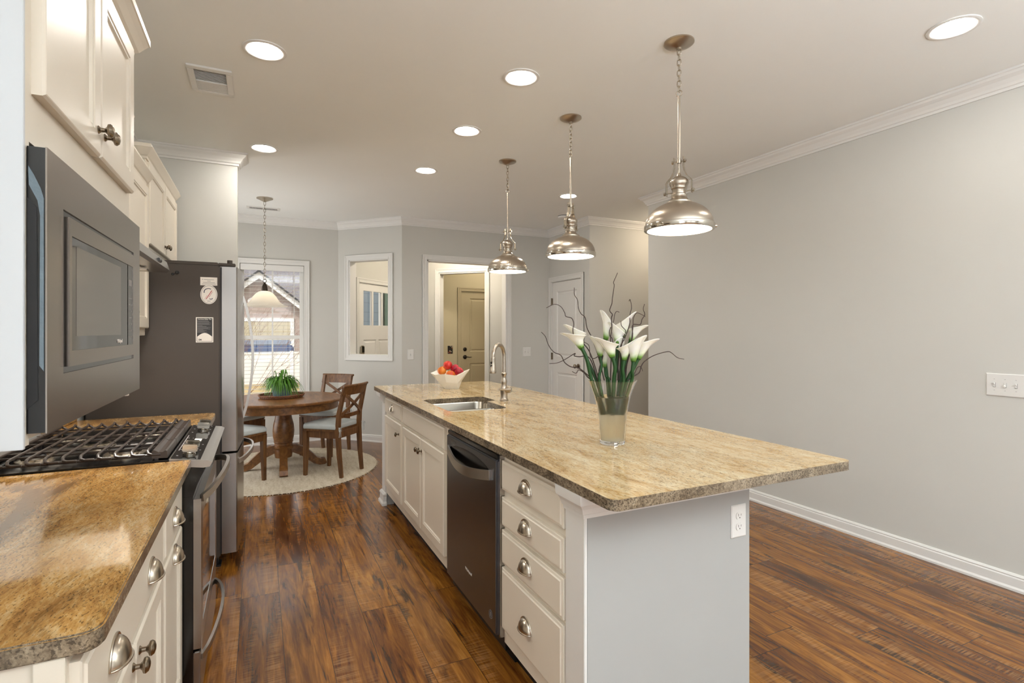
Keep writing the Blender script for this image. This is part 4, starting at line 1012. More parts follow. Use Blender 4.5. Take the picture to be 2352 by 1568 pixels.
# granite top with undermount sink opening
cut = slab_top([(.975, 2.835), (1.335, 2.835), (1.335, 3.165), (1.405, 3.195), (1.405, 3.425), (.975, 3.425)], 0, 0, .055, {0, 1, 4, 5})
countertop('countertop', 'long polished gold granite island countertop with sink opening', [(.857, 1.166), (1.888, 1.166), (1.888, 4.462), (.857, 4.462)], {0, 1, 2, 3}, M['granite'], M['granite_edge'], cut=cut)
t = thing('sink', 'stainless double bowl undermount sink in the island', 'sink', (1.18, 3.13, .88))
def bowl_mesh(x0, x1, y0, y1, r, dep):
    outer = slab_top([(x0, y0), (x1, y0), (x1, y1), (x0, y1)], 0, 0, r, {0, 1, 2, 3}); c = ((x0+x1)/2, (y0+y1)/2)
    def sc(k, z): return [(c[0]+(x-c[0])*k, c[1]+(y-c[1])*k, z) for x, y in outer]
    rings = [sc(1.06, .8815), sc(1.0, .8812), sc(.985, .872), sc(.95, .881-dep+.03), sc(.90, .881-dep+.006), sc(.8, .881-dep), sc(.15, .881-dep-.003)]
    mb = MB().ring_loft(rings, True, False, True)
    out = [sc(1.06, .879), sc(1.0, .874), sc(.965, .881-dep+.02), sc(.9, .881-dep-.006)]
    return mb, c
for nm, a in (('bowl', (.968, 1.41, 3.10, 3.432, .06, .21)), ('bowl', (.968, 1.345, 2.828, 3.075, .05, .19))):
    mb, c = bowl_mesh(*a); b_ = obj(nm, mb, M['sink'], t, True)
    obj('drain', MB().lathe([(0, .881-a[5]-.002), (.042, .881-a[5]-.002), (.04, .881-a[5]+.002), (.03, .881-a[5]), (0, .881-a[5]-.001)], 24, (c[0], c[1], 0)), M['nickel_bright'], b_, True)
obj('divider', MB().box(.975, 1.345, 3.070, 3.106, .845, .868, .008), M['sink'], t)
# faucet
FX, FY = 1.447, 3.15
t = thing('faucet', 'brushed nickel gooseneck pull down faucet beside the island sink', 'faucet', (FX, FY, .914))
obj('body', MB().lathe([(0, .914), (.029, .914), (.029, .921), (.024, .927), (.022, .935), (.024, .975), (.026, .985), (.023, .995), (.017, 1.015), (.0185, 1.030), (.021, 1.042), (.014, 1.060), (.0135, 1.078), (.019, 1.088), (.019, 1.093), (.0135, 1.098), (.012, 1.105)], 28, (FX, FY, 0)), M['brass'], t, True)
du = Vector((-.80, -.60, 0)); R_ = .072
pts = [Vector((FX, FY, 1.10)), Vector((FX, FY, 1.16)), Vector((FX, FY, 1.205))]
for k in range(1, 15):
    a = PI*1.02*k/14; pts.append(Vector((FX, FY, 1.210))+du*(R_-R_*math.cos(a))+Vector((0, 0, R_*math.sin(a))))
obj('gooseneck', MB().tube(pts, .0125, 18), M['brass'], t, True)
e = pts[-1]; dn = (pts[-1]-pts[-2]).normalized()
mb = MB().lathe([(0, 0), (.0135, 0), (.0150, .004), (.0150, .010), (.0145, .014), (.017, .045), (.0215, .080), (.0225, .092), (.021, .100), (.018, .102), (0, .100)], 24)
mb.xf(Matrix.Translation(e) @ Vector((0, 0, 1)).rotation_difference(dn).to_matrix().to_4x4())
sh = obj('spray_head', mb, M['brass'], t, True)
side = Vector((-.60, -.80, 0)).normalized()
mb = MB()
for q, rr in ((.035, .008), (.055, .009)):
    p = e+dn*q+Vector((-.62, -.35, 0)).normalized()*.016; mb.fbox((p, Vector((.5, -.86, 0)), dn, Vector((-.86, -.5, 0))), -.006, .006, -rr, rr, -.002, .005, .003)
obj('spray_button', mb, M['black'], sh)
mb = MB().tube([(FX, FY, .985), (FX+.018, FY-.028, .987), (FX+.028, FY-.044, .988)], [.019, .021, .017], 16)
mb.tube([(FX+.024, FY-.040, .990), (FX-.01, FY-.050, .992), (FX-.055, FY-.052, .996), (FX-.062, FY-.052, .997)], [.012, .007, .006, .008], 12)
obj('lever_handle', mb, M['brass'], t, True)
plate('power_outlet', 'white duplex outlet on the near end panel of the island', 'outlet', fr((1.592-.045, 1.3618, .692), (1, 0, 0), (0, 0, 1), (0, -1, 0)), .072, .116, 'o')

# ------------------------------------------------------------------ island pendants
def chain_mesh(z0, z1, n, r=.0022, w=.009):
    mb = MB(); L = (z0-z1)/n
    for k in range(n):
        zc = z0-(k+.5)*L; h = L*.5+r*1.2; pts = []
        for q in range(17):
            a = 2*PI*q/16; x = w*math.cos(a); z = (h-w)*(1 if math.sin(a) > 0 else -1)*(abs(math.sin(a)) > 1e-6)+w*math.sin(a)
            pts.append((x, 0, zc+z) if k % 2 == 0 else (0, x, zc+z))
        mb.tube(pts, r, 6, False)
    return mb
def pendant(x, y, rz, label):
    t = thing('pendant_lamp', label, 'pendant lamp', (x, y, HC), rz, 'brushed nickel dome pendants over the island'); o = -HC
    obj('canopy', MB().lathe([(0, 0), (.070, 0), (.070, -.006), (.062, -.012), (.03, -.024), (.012, -.028), (.012, -.036), (0, -.036)], 36), M['brass'], t, True, local=True)
    obj('chain', chain_mesh(-.034, -.235, 8), M['nickel'], t, True, local=True)
    mb = MB().tube([(.014*math.cos(a), 0, -.243+.014*math.sin(a)) for a in [2*PI*i/16 for i in range(17)]], .0025, 8, False)
    mb.tube([(0, 0, -.255), (0, 0, -.565)], .0068, 14); mb.tube([(0, 0, -.56), (0, 0, -.63)], .0045, 12); mb.lathe([(0, -.560), (.011, -.560), (.011, -.576), (0, -.576)], 16)
    obj('rod', mb, M['nickel'], t, True, local=True)
    mb = MB()
    for s in (1, -1):
        mb.bar([(s*.022, 0, -.548), (s*.022, 0, -.590), (s*.024, 0, -.615), (s*.034, 0, -.640), (s*.050, 0, -.658), (s*.053, 0, -.664), (s*.053, 0, -.722)], .003, .019, (0, 1, 0)) if False else None
        P = [(.021, -.548), (.021, -.592), (.024, -.614), (.036, -.638), (.055, -.656), (.060, -.664), (.060, -.724)]
        Q = [(a+.003, b) for a, b in P]
        mb.ring_loft([[(s*a, -.0095, b) for a, b in P]+[(s*a, -.0095, b) for a, b in Q[::-1]], [(s*a, .0095, b) for a, b in P]+[(s*a, .0095, b) for a, b in Q[::-1]]])
    obj('yoke', mb, M['nickel'], t, local=True)
    obj('thumbscrew', MB().tube([(-.034, 0, -.568), (.034, 0, -.568)], .003, 10).tube([(.026, 0, -.568), (.034, 0, -.568)], .0085, 14).tube([(-.034, 0, -.568), (-.026, 0, -.568)], .0085, 14), M['nickel_bright'], t, True, local=True)
    for s in (1, -1): obj('thumbscrew', MB().tube([(s*.030, 0, -.712), (s*.066, 0, -.712)], .003, 10).tube([(s*.0655, 0, -.712), (s*.074, 0, -.712)], .0085, 14), M['nickel_bright'], t, True, local=True)
    cap = [(0, 2.122), (.007, 2.120), (.010, 2.112), (.012, 2.106), (.022, 2.102), (.034, 2.094), (.0440, 2.082), (.0450, 2.072), (.041, 2.060), (.0375, 2.054), (.0375, 2.047), (.034, 2.044), (.031, 2.038), (.031, 2.022), (.037, 2.017), (.037, 2.008), (.035, 2.004), (.044, 1.992), (.053, 1.985), (.0575, 1.983), (.0575, 1.975), (0, 1.975)]
    obj('socket_cap', MB().lathe([(r, z+o) for r, z in cap], 36), M['brass'], t, True, local=True)
    dome_ = [(.157*math.sin(a), 1.871+.114*math.cos(a)) for a in [math.radians(21+69*i/14) for i in range(15)]]
    prof = dome_+[(.153, 1.871)]+[(r-.003, z-.003) for r, z in dome_[::-1][1:]]
    obj('shade', MB().lathe([(r, z+o) for r, z in prof], 48, close=True), M['brass'], t, True, local=True)
    obj('rim_band', MB().lathe([(r, z+o) for r, z in [(.1535, 1.873), (.161, 1.873), (.162, 1.870), (.162, 1.851), (.160, 1.848), (.148, 1.848), (.148, 1.853), (.1535, 1.855)]], 48, close=True), M['nickel_bright'], t, True, local=True)
    for k in range(3):
        a = 2*PI*k/3+.4; ca, sa = math.cos(a), math.sin(a); obj('rim_knob', MB().tube([(ca*.160, sa*.160, 1.862+o), (ca*.168, sa*.168, 1.862+o)], .0075, 14).tube([(ca*.167, sa*.167, 1.862+o), (ca*.171, sa*.171, 1.862+o)], .0035, 10), M['nickel_bright'], t, True, local=True)
    obj('diffuser', MB().lathe([(0, 1.8555+o), (.1475, 1.8555+o), (.1475, 1.853+o), (0, 1.8515+o)], 32), M['pend'], t, local=True)
    return t
p0 = pendant(1.803, 1.93, math.radians(-64), 'nearest and largest looking brushed nickel dome pendant over the island')
dup(p0, (1.812, 2.915, HC), math.radians(205), 'middle of the three brushed nickel dome pendants over the island')
dup(p0, (1.814, 3.878, HC), math.radians(-46), 'farthest and smallest looking brushed nickel dome pendant over the island')
# nook pendant
t = thing('pendant_lamp', 'frosted white bell glass pendant on a long chain over the dining table', 'pendant lamp', (.053, 6.04, HC)); o = -HC
obj('canopy', MB().lathe([(0, 0), (.078, 0), (.078, -.008), (.060, -.016), (.03, -.030), (.010, -.040), (0, -.040)], 32), M['nickel'], t, True, local=True)
obj('chain', chain_mesh(-.038, -.840, 23, .0022, .009), M['knob'], t, True, local=True)
mb = MB().tube([(.016*math.cos(a), 0, 1.888+o+.018*math.sin(a)) for a in [2*PI*i/16 for i in range(17)]], .003, 8, False)
mb.lathe([(0, 1.872+o), (.007, 1.870+o), (.014, 1.855+o), (.024, 1.835+o), (.029, 1.805+o), (.030, 1.782+o), (0, 1.782+o)], 24)
obj('socket_cap', mb, M['bronze'], t, True, local=True)
pr = [(.030, 1.783), (.055, 1.776), (.085, 1.755), (.108, 1.728), (.128, 1.695), (.150, 1.665), (.180, 1.643), (.212, 1.631), (.222, 1.629), (.222, 1.625), (.205, 1.628), (.176, 1.638), (.147, 1.660), (.124, 1.692), (.104, 1.724), (.082, 1.751), (.053, 1.772), (.030, 1.779)]
obj('glass_shade', MB().lathe([(r, z+o) for r, z in pr], 48, close=True), M['shadeglass'], t, True, local=True)
obj('bulb', MB().lathe([(0, 1.782+o), (.014, 1.780+o), (.014, 1.755+o), (.030, 1.73+o), (.034, 1.705+o), (.026, 1.683+o), (.001, 1.672+o)], 20), M['bulb'], t, True, local=True)

# ------------------------------------------------------------------ things on the island
VX, VY, VZ = 1.295, 1.764, .9142
v = thing('glass_vase', 'tall flared clear glass vase of water on the island', 'vase', (VX, VY, VZ))
op = [(0, 0), (.048, 0), (.0505, .003), (.051, .010), (.054, .06), (.058, .11), (.064, .155), (.073, .195), (.085, .228), (.096, .252), (.099, .257)]
ip = [(.097, .257), (.093, .250), (.082, .227), (.070, .194), (.061, .155), (.055, .11), (.051, .06), (.047, .016), (0, .014)]
obj('glass_body', MB().lathe(op+ip, 48), M['glass'], v, True, local=True)
wp = [(0, .0145), (.0468, .0165), (.0508, .06), (.0548, .11), (.0608, .155), (.0675, .190), (.0650, .1915), (0, .1915)]
obj('water', MB().lathe(wp, 48), M['water'], v, True, local=True)
TW=[
[(1.295, 1.73, 1.603), (1.287, 1.734, 1.582), (1.284, 1.742, 1.565), (1.288, 1.743, 1.552), (1.28, 1.743, 1.506), (1.279, 1.746, 1.48), (1.277, 1.758, 1.453), (1.286, 1.752, 1.437), (1.284, 1.756, 1.422), (1.289, 1.76, 1.383), (1.285, 1.763, 1.342), (1.289, 1.764, 1.29), (1.288, 1.767, 1.17), (1.293, 1.765, 1.0)],
[(1.161, 1.84, 1.547), (1.165, 1.845, 1.518), (1.177, 1.841, 1.498), (1.178, 1.834, 1.461), (1.188, 1.83, 1.44), (1.201, 1.821, 1.425), (1.204, 1.812, 1.383), (1.222, 1.807, 1.347), (1.235, 1.798, 1.305), (1.243, 1.792, 1.274), (1.251, 1.786, 1.238), (1.265, 1.778, 1.17), (1.284, 1.769, 1.0)],
[(1.053, 1.88, 1.464), (1.084, 1.868, 1.479), (1.106, 1.855, 1.469), (1.121, 1.85, 1.445), (1.123, 1.843, 1.429), (1.146, 1.836, 1.422), (1.152, 1.83, 1.399), (1.151, 1.835, 1.373), (1.158, 1.831, 1.342), (1.184, 1.814, 1.321), (1.208, 1.804, 1.29), (1.227, 1.796, 1.238), (1.246, 1.787, 1.17), (1.278, 1.772, 1.0)],
[(1.032, 1.884, 1.366), (1.045, 1.873, 1.347), (1.058, 1.871, 1.313), (1.077, 1.861, 1.285), (1.103, 1.85, 1.272), (1.118, 1.845, 1.243), (1.142, 1.835, 1.225), (1.171, 1.823, 1.22), (1.199, 1.809, 1.196), (1.227, 1.796, 1.168), (1.271, 1.775, 1.0)],
[(1.089, 1.919, 1.235), (1.112, 1.896, 1.238), (1.134, 1.872, 1.252), (1.174, 1.856, 1.278), (1.168, 1.852, 1.268), (1.186, 1.837, 1.265), (1.205, 1.819, 1.268), (1.221, 1.806, 1.248), (1.241, 1.79, 1.17), (1.276, 1.773, 1.0)],
[(1.587, 1.67, 1.254), (1.557, 1.675, 1.26), (1.529, 1.681, 1.281), (1.515, 1.692, 1.285), (1.465, 1.712, 1.27), (1.424, 1.719, 1.247), (1.41, 1.725, 1.226), (1.399, 1.724, 1.201), (1.375, 1.73, 1.186), (1.349, 1.738, 1.168), (1.314, 1.755, 1.0)],
[(1.343, 1.783, 1.448), (1.323, 1.775, 1.45), (1.318, 1.781, 1.436), (1.308, 1.775, 1.409), (1.297, 1.783, 1.378), (1.291, 1.778, 1.352), (1.3, 1.772, 1.337), (1.301, 1.767, 1.289), (1.307, 1.758, 1.17), (1.299, 1.762, 1.0)],
[(1.392, 1.781, 1.495), (1.389, 1.77, 1.5), (1.393, 1.766, 1.468), (1.378, 1.757, 1.438), (1.372, 1.753, 1.394), (1.35, 1.756, 1.341), (1.326, 1.759, 1.289), (1.314, 1.755, 1.17), (1.302, 1.761, 1.0)],
[(1.38, 1.669, 1.477), (1.375, 1.67, 1.456), (1.39, 1.679, 1.436), (1.383, 1.688, 1.416), (1.378, 1.693, 1.396), (1.356, 1.712, 1.394), (1.36, 1.718, 1.347), (1.352, 1.73, 1.29), (1.34, 1.743, 1.17), (1.311, 1.757, 1.0)],
[(1.422, 1.714, 1.429), (1.394, 1.73, 1.444), (1.376, 1.731, 1.425), (1.372, 1.731, 1.383), (1.365, 1.734, 1.321), (1.354, 1.736, 1.259), (1.33, 1.747, 1.17), (1.307, 1.758, 1.0)],
[(1.443, 1.757, 1.203), (1.427, 1.749, 1.222), (1.403, 1.74, 1.221), (1.386, 1.736, 1.2), (1.363, 1.731, 1.168), (1.319, 1.752, 1.0)],
[(1.118, 1.787, 1.21), (1.138, 1.79, 1.202), (1.15, 1.79, 1.215), (1.178, 1.795, 1.203), (1.198, 1.798, 1.184), (1.227, 1.796, 1.165), (1.271, 1.775, 1.0)],
[(1.182, 1.802, 1.326), (1.202, 1.795, 1.311), (1.203, 1.788, 1.27), (1.219, 1.785, 1.259), (1.242, 1.782, 1.269), (1.258, 1.778, 1.269), (1.244, 1.785, 1.212), (1.251, 1.785, 1.168), (1.28, 1.771, 1.0)],
[(1.331, 1.756, 1.412), (1.333, 1.754, 1.391), (1.347, 1.745, 1.37), (1.337, 1.748, 1.342), (1.327, 1.751, 1.29), (1.321, 1.752, 1.17), (1.304, 1.76, 1.0)],
]
LY=[
((1.166, 1.792, 1.301), (1.143, 1.803, 1.346), (1.103, 1.812, 1.342), (1.21, 1.785, 1.169), 1.15),
((1.201, 1.842, 1.301), (1.18, 1.852, 1.362), (1.137, 1.862, 1.391), (1.247, 1.807, 1.166), 1.0),
((1.293, 1.809, 1.333), (1.302, 1.805, 1.399), (1.275, 1.807, 1.407), (1.291, 1.793, 1.165), 1.0),
((1.325, 1.772, 1.318), (1.324, 1.772, 1.367), (1.299, 1.773, 1.383), (1.31, 1.77, 1.167), 0.95),
((1.365, 1.786, 1.342), (1.371, 1.783, 1.405), (1.391, 1.763, 1.431), (1.344, 1.774, 1.165), 1.0),
((1.386, 1.765, 1.329), (1.408, 1.755, 1.373), (1.426, 1.735, 1.381), (1.355, 1.762, 1.165), 0.85),
((1.251, 1.785, 1.266), (1.245, 1.788, 1.316), (1.216, 1.791, 1.329), (1.246, 1.787, 1.168), 0.9),
((1.271, 1.731, 1.265), (1.254, 1.739, 1.317), (1.213, 1.748, 1.336), (1.285, 1.742, 1.17), 1.15),
((1.319, 1.719, 1.252), (1.328, 1.715, 1.306), (1.352, 1.693, 1.332), (1.324, 1.73, 1.169), 1.05),
((1.346, 1.695, 1.248), (1.353, 1.692, 1.309), (1.361, 1.677, 1.337), (1.35, 1.711, 1.17), 1.05),
((1.395, 1.727, 1.255), (1.419, 1.716, 1.31), (1.438, 1.696, 1.327), (1.353, 1.743, 1.167), 1.05),
((1.332, 1.779, 1.258), (1.334, 1.779, 1.299), (1.333, 1.768, 1.32), (1.33, 1.767, 1.166), 0.75),
((1.279, 1.794, 1.221), (1.277, 1.795, 1.263), (1.271, 1.787, 1.284), (1.291, 1.779, 1.167), 0.7),
]
lab = ['tallest crooked brown twig rising straight up from the vase', 'crooked brown twig leaning left in front of the closet door', 'brown twig arching left with a hooked tip', 'long brown twig reaching to the far left of the vase', 'low looping brown twig at the left of the vase', 'long brown twig arching to the far right of the vase',
       'brown twig with a curled tip between the upper lilies', 'brown twig with a small hook above the upper right lily', 'forked brown twig at the upper right of the vase', 'brown twig bending right behind the upper right lily', 'short curled brown twig low at the right of the vase', 'short curled brown twig low at the left of the vase', 'tangled brown twig behind the left lilies', 'short wavy brown twig among the central lilies']
def smooth_path(p, k=4):
    p = [Vector(q) for q in p]; out = []
    for i in range(len(p)-1):
        a = p[max(i-1, 0)]; b = p[i]; c = p[i+1]; d = p[min(i+2, len(p)-1)]
        for j in range(k):
            t_ = j/k; out.append(.5*((2*b)+(c-a)*t_+(2*a-5*b+4*c-d)*t_*t_+(3*b-a-3*c+d)*t_**3))
    return out+[p[-1]]
for pts, l in zip(TW, lab):
    sp_ = smooth_path(pts[:-1]); n = len(sp_)
    o_ = obj('willow_twig', MB().tube(sp_, [.0012+.0014*i/n for i in range(n)], 7), M['twig'], None, True)
    tag(o_, l, 'twig', 'willow twigs in the vase')
ll = ['lowest white calla lily at the far left, facing left', 'upper left calla lily with a long curled tip', 'tall calla lily at the top left of the central group', 'calla lily tucked under the tallest one in the centre', 'tallest calla lily in the bouquet, leaning right', 'small calla lily at the upper right edge', 'narrow calla lily partly hidden left of centre', 'wide open calla lily at the front centre', 'calla lily at the front right of centre', 'calla lily low at the front right', 'calla lily spreading farthest to the right', 'small half hidden calla lily in the middle of the bouquet', 'small calla lily bud low on the left behind the stems']
for (b, m_, tp, sb, k), l in zip(LY, ll):
    b, m_, tp, sb = map(Vector, (b, m_, tp, sb)); ax = (m_-b); L = ax.length*1.0; ax.normalize()
    td = tp-m_; td = td-ax*td.dot(ax); td = td.normalized() if td.length > 1e-4 else ax.orthogonal().normalized(); bd = ax.cross(td)
    t = thing('calla_lily', l, 'flower', tuple(sb), 0, 'white calla lilies in the vase')
    L1 = max(L, .05)*1.28; n, mm = 28, 14
    bm = bmesh.new(); uvl = bm.loops.layers.uv.new('UVMap'); rows = []; R = .031*k
    for j in range(mm+1):
        s_ = j/mm; row = []
        for i in range(n+1):
            a = 2*PI*i/n; c_ = math.cos(a); wgt = (.5+.5*c_)          # 1 at the tip side
            fl = max(0, (s_-.55)/.45)
            rad = .0085*k+ (R*.80-.0085*k)*(s_**1.15)+fl**2*R*(.16+.26*(1-wgt))
            hgt = L1*s_*(.66+.62*wgt**1.3)+fl**2*R*(-.18*(1-wgt))+(wgt**8)*fl*.010*k
            rad += (wgt**10)*fl**2*.012*k
            # overlap seam at the low side
            rad *= 1+.06*(i/n-.5)*s_
            row.append((bm.verts.new(b+ax*(hgt)+td*(rad*c_)+bd*(rad*math.sin(a))), s_))
        rows.append(row)
    for r0, r1 in zip(rows, rows[1:]):
        for i in range(n):
            fc = bm.faces.new((r0[i][0], r0[i+1][0], r1[i+1][0], r1[i][0]))
            for lp, sv in zip(fc.loops, (r0[i][1], r0[i+1][1], r1[i+1][1], r1[i][1])): lp[uvl].uv = (.5, sv)
    mb = MB(); mb.bm = bm; sp = obj('spathe', mb, M['lily'], t, True)
    md = sp.modifiers.new('thickness', 'SOLIDIFY'); md.thickness = .0012
    obj('spadix', MB().tube([b+ax*(L1*.1), b+ax*(L1*.45), b+ax*(L1*.68)], [.003, .0036, .002], 8), simple('spadix_yellow', '#d9b640', .6), t, True)
    bot = Vector((VX+(sb.x-VX)*.42, VY+(sb.y-VY)*.42, VZ+.12))
    sp_ = smooth_path([b+ax*.006, b-ax*.03+(sb-b)*.12, sb, bot], 5); nn_ = len(sp_)
    obj('stem', MB().tube(sp_, [(.0078 if i < 2 else .0066)*k for i in range(nn_)], 10), M['stem'], t, True)

# fruit bowl
BX, BY, BZ = 1.378, 4.03, .9142
t = thing('fruit_bowl', 'white faceted angular bowl of fruit on the far end of the island', 'bowl', (BX, BY, BZ), -YAW)
base = [(-.035, -.05), (.02, -.052), (.07, -.046), (.072, 0), (.062, .05), (.01, .055), (-.035, .05), (-.04, 0)]
rim = [(-.115, -.075, .112), (-.03, -.112, .119), (.06, -.105, .108), (.158, -.02, .152), (.105, .09, .128), (0, .115, .126), (-.11, .095, .140), (-.158, .005, .120)]
mid = [(-.095, -.06, .066), (-.02, -.09, .055), (.066, -.078, .045), (.095, -.005, .062), (.085, .065, .06), (0, .08, .06), (-.085, .07, .07), (-.112, 0, .072)]
R0 = [(x, y, 0) for x, y in base]; sh_ = lambda r, k, dz: [(x*k, y*k, z+dz) for x, y, z in r]
inner = [sh_(rim, .965, .001), sh_(mid, .93, .008), [(x*.9, y*.9, .042) for x, y in base]]
bm_ = MB().ring_loft([R0, mid, rim]+inner)
obj('bowl_body', bm_, M['bowl'], t, local=True)
cr_, sr_ = math.cos(-YAW), math.sin(-YAW)
fp_ = [(.036, .034, .150, 'fruit_pink', 'pink apple at the back of the bowl'), (-.064, .005, .138, 'fruit_orange', 'orange blushed apple at the left side of the bowl'), (.070, -.015, .130, 'fruit_pink', 'crimson apple at the right side of the bowl'), (.008, -.050, .106, 'fruit_orange', 'orange apple low at the front rim of the bowl'), (-.018, -.006, .180, 'fruit_red', 'bright red apple on top of the fruit pile')]
for x, y, z, m_, l in fp_:
    mb = MB().lathe([(.0005, -.027), (.010, -.031), (.022, -.027), (.033, -.012), (.037, .005), (.034, .020), (.024, .030), (.012, .032), (.004, .027), (.0005, .024)], 24)
    mb.xf(Matrix.Translation((BX+x*cr_-y*sr_, BY+x*sr_+y*cr_, BZ+z)) @ Matrix.Rotation(random.uniform(-.7, .7), 4, 'X') @ Matrix.Rotation(random.uniform(-.7, .7), 4, 'Y'))
    tag(obj('apple', mb, M[m_], None, True), l, 'fruit', 'apples in the white bowl')

# ------------------------------------------------------------------ dining nook
TX, TY = .22, 5.74
mb = MB(); prof = []
n = 96; rg = []
for r_, z in ((0, 0.0005), (.88, .0005), (.9, .004), (.897, .010), (.88, .013), (0, .013)):
    rg.append([(TX+r_*(1+(.006*random.uniform(-1, 1) if r_ > .85 else 0))*math.cos(2*PI*k/n), TY+r_*math.sin(2*PI*k/n), z) for k in range(n)])
rug = thing('rug', 'round ivory wool rug under the dining table', 'rug', (TX, TY, 0))
obj('pile', MB().ring_loft(rg), M['rug'], rug, True)
fr_ = MB()
for k in range(190):
    a = 2*PI*k/190+random.uniform(-.01, .01); l_ = random.uniform(.012, .024); x, y = TX+.893*math.cos(a), TY+.893*math.sin(a); b2 = a+random.uniform(-.5, .5)
    fr_.bar([(x, y, .006), (x+l_*math.cos(b2), y+l_*math.sin(b2), .002)], .006, .003)
tag(obj('fringe', fr_, M['rug'], rug), kind='stuff')
ZF = .0135; ZT = .705
t = thing('dining_table', 'round walnut pedestal dining table on the ivory rug', 'table', (TX, TY, ZF))
obj('tabletop', MB().lathe([(0, ZT-.028), (.555, ZT-.028), (.568, ZT-.022), (.570, ZT-.008), (.562, ZT), (0, ZT)], 96, (TX, TY, 0)), M['tablewood'], t, True)
obj('apron', MB().lathe([(.505, ZT-.028), (.520, ZT-.028), (.520, ZT-.100), (.505, ZT-.100)], 96, (TX, TY, 0), close=True), M['tablewood'], t, True)
obj('pedestal', MB().lathe([(.0005, .12), (.080, .12), (.085, .17), (.080, .20), (.095, .215), (.096, .232), (.084, .245), (.083, .262), (.090, .270), (.088, .285), (.098, .33), (.101, .38), (.095, .44), (.080, .50), (.070, .56), (.068, .60), (.075, .62), (.075, ZT-.03), (.0005, ZT-.03)], 40, (TX, TY, 0)), M['tablewood'], t, True)
obj('cleat', MB().box(TX-.3, TX+.3, TY-.05, TY+.05, ZT-.06, ZT-.028).box(TX-.05, TX+.05, TY-.3, TY+.3, ZT-.06, ZT-.028), M['tablewood'], t)
for k in range(4):
    a = math.radians(-92)+k*PI/2; ca, sa = math.cos(a), math.sin(a)
    P = lambda r_, z: (TX+r_*ca, TY+r_*sa, z)
    mb = MB().bar([P(.03, .215), P(.10, .20), P(.18, .165), P(.25, .105), P(.30, .062), P(.345, .045), P(.385, .046), P(.40, .052)], [.07, .07, .07, .07, .072, .075, .075, .07], [.075, .08, .085, .075, .066, .060, .060, .045])
    obj('foot', mb, M['tablewood'], t)

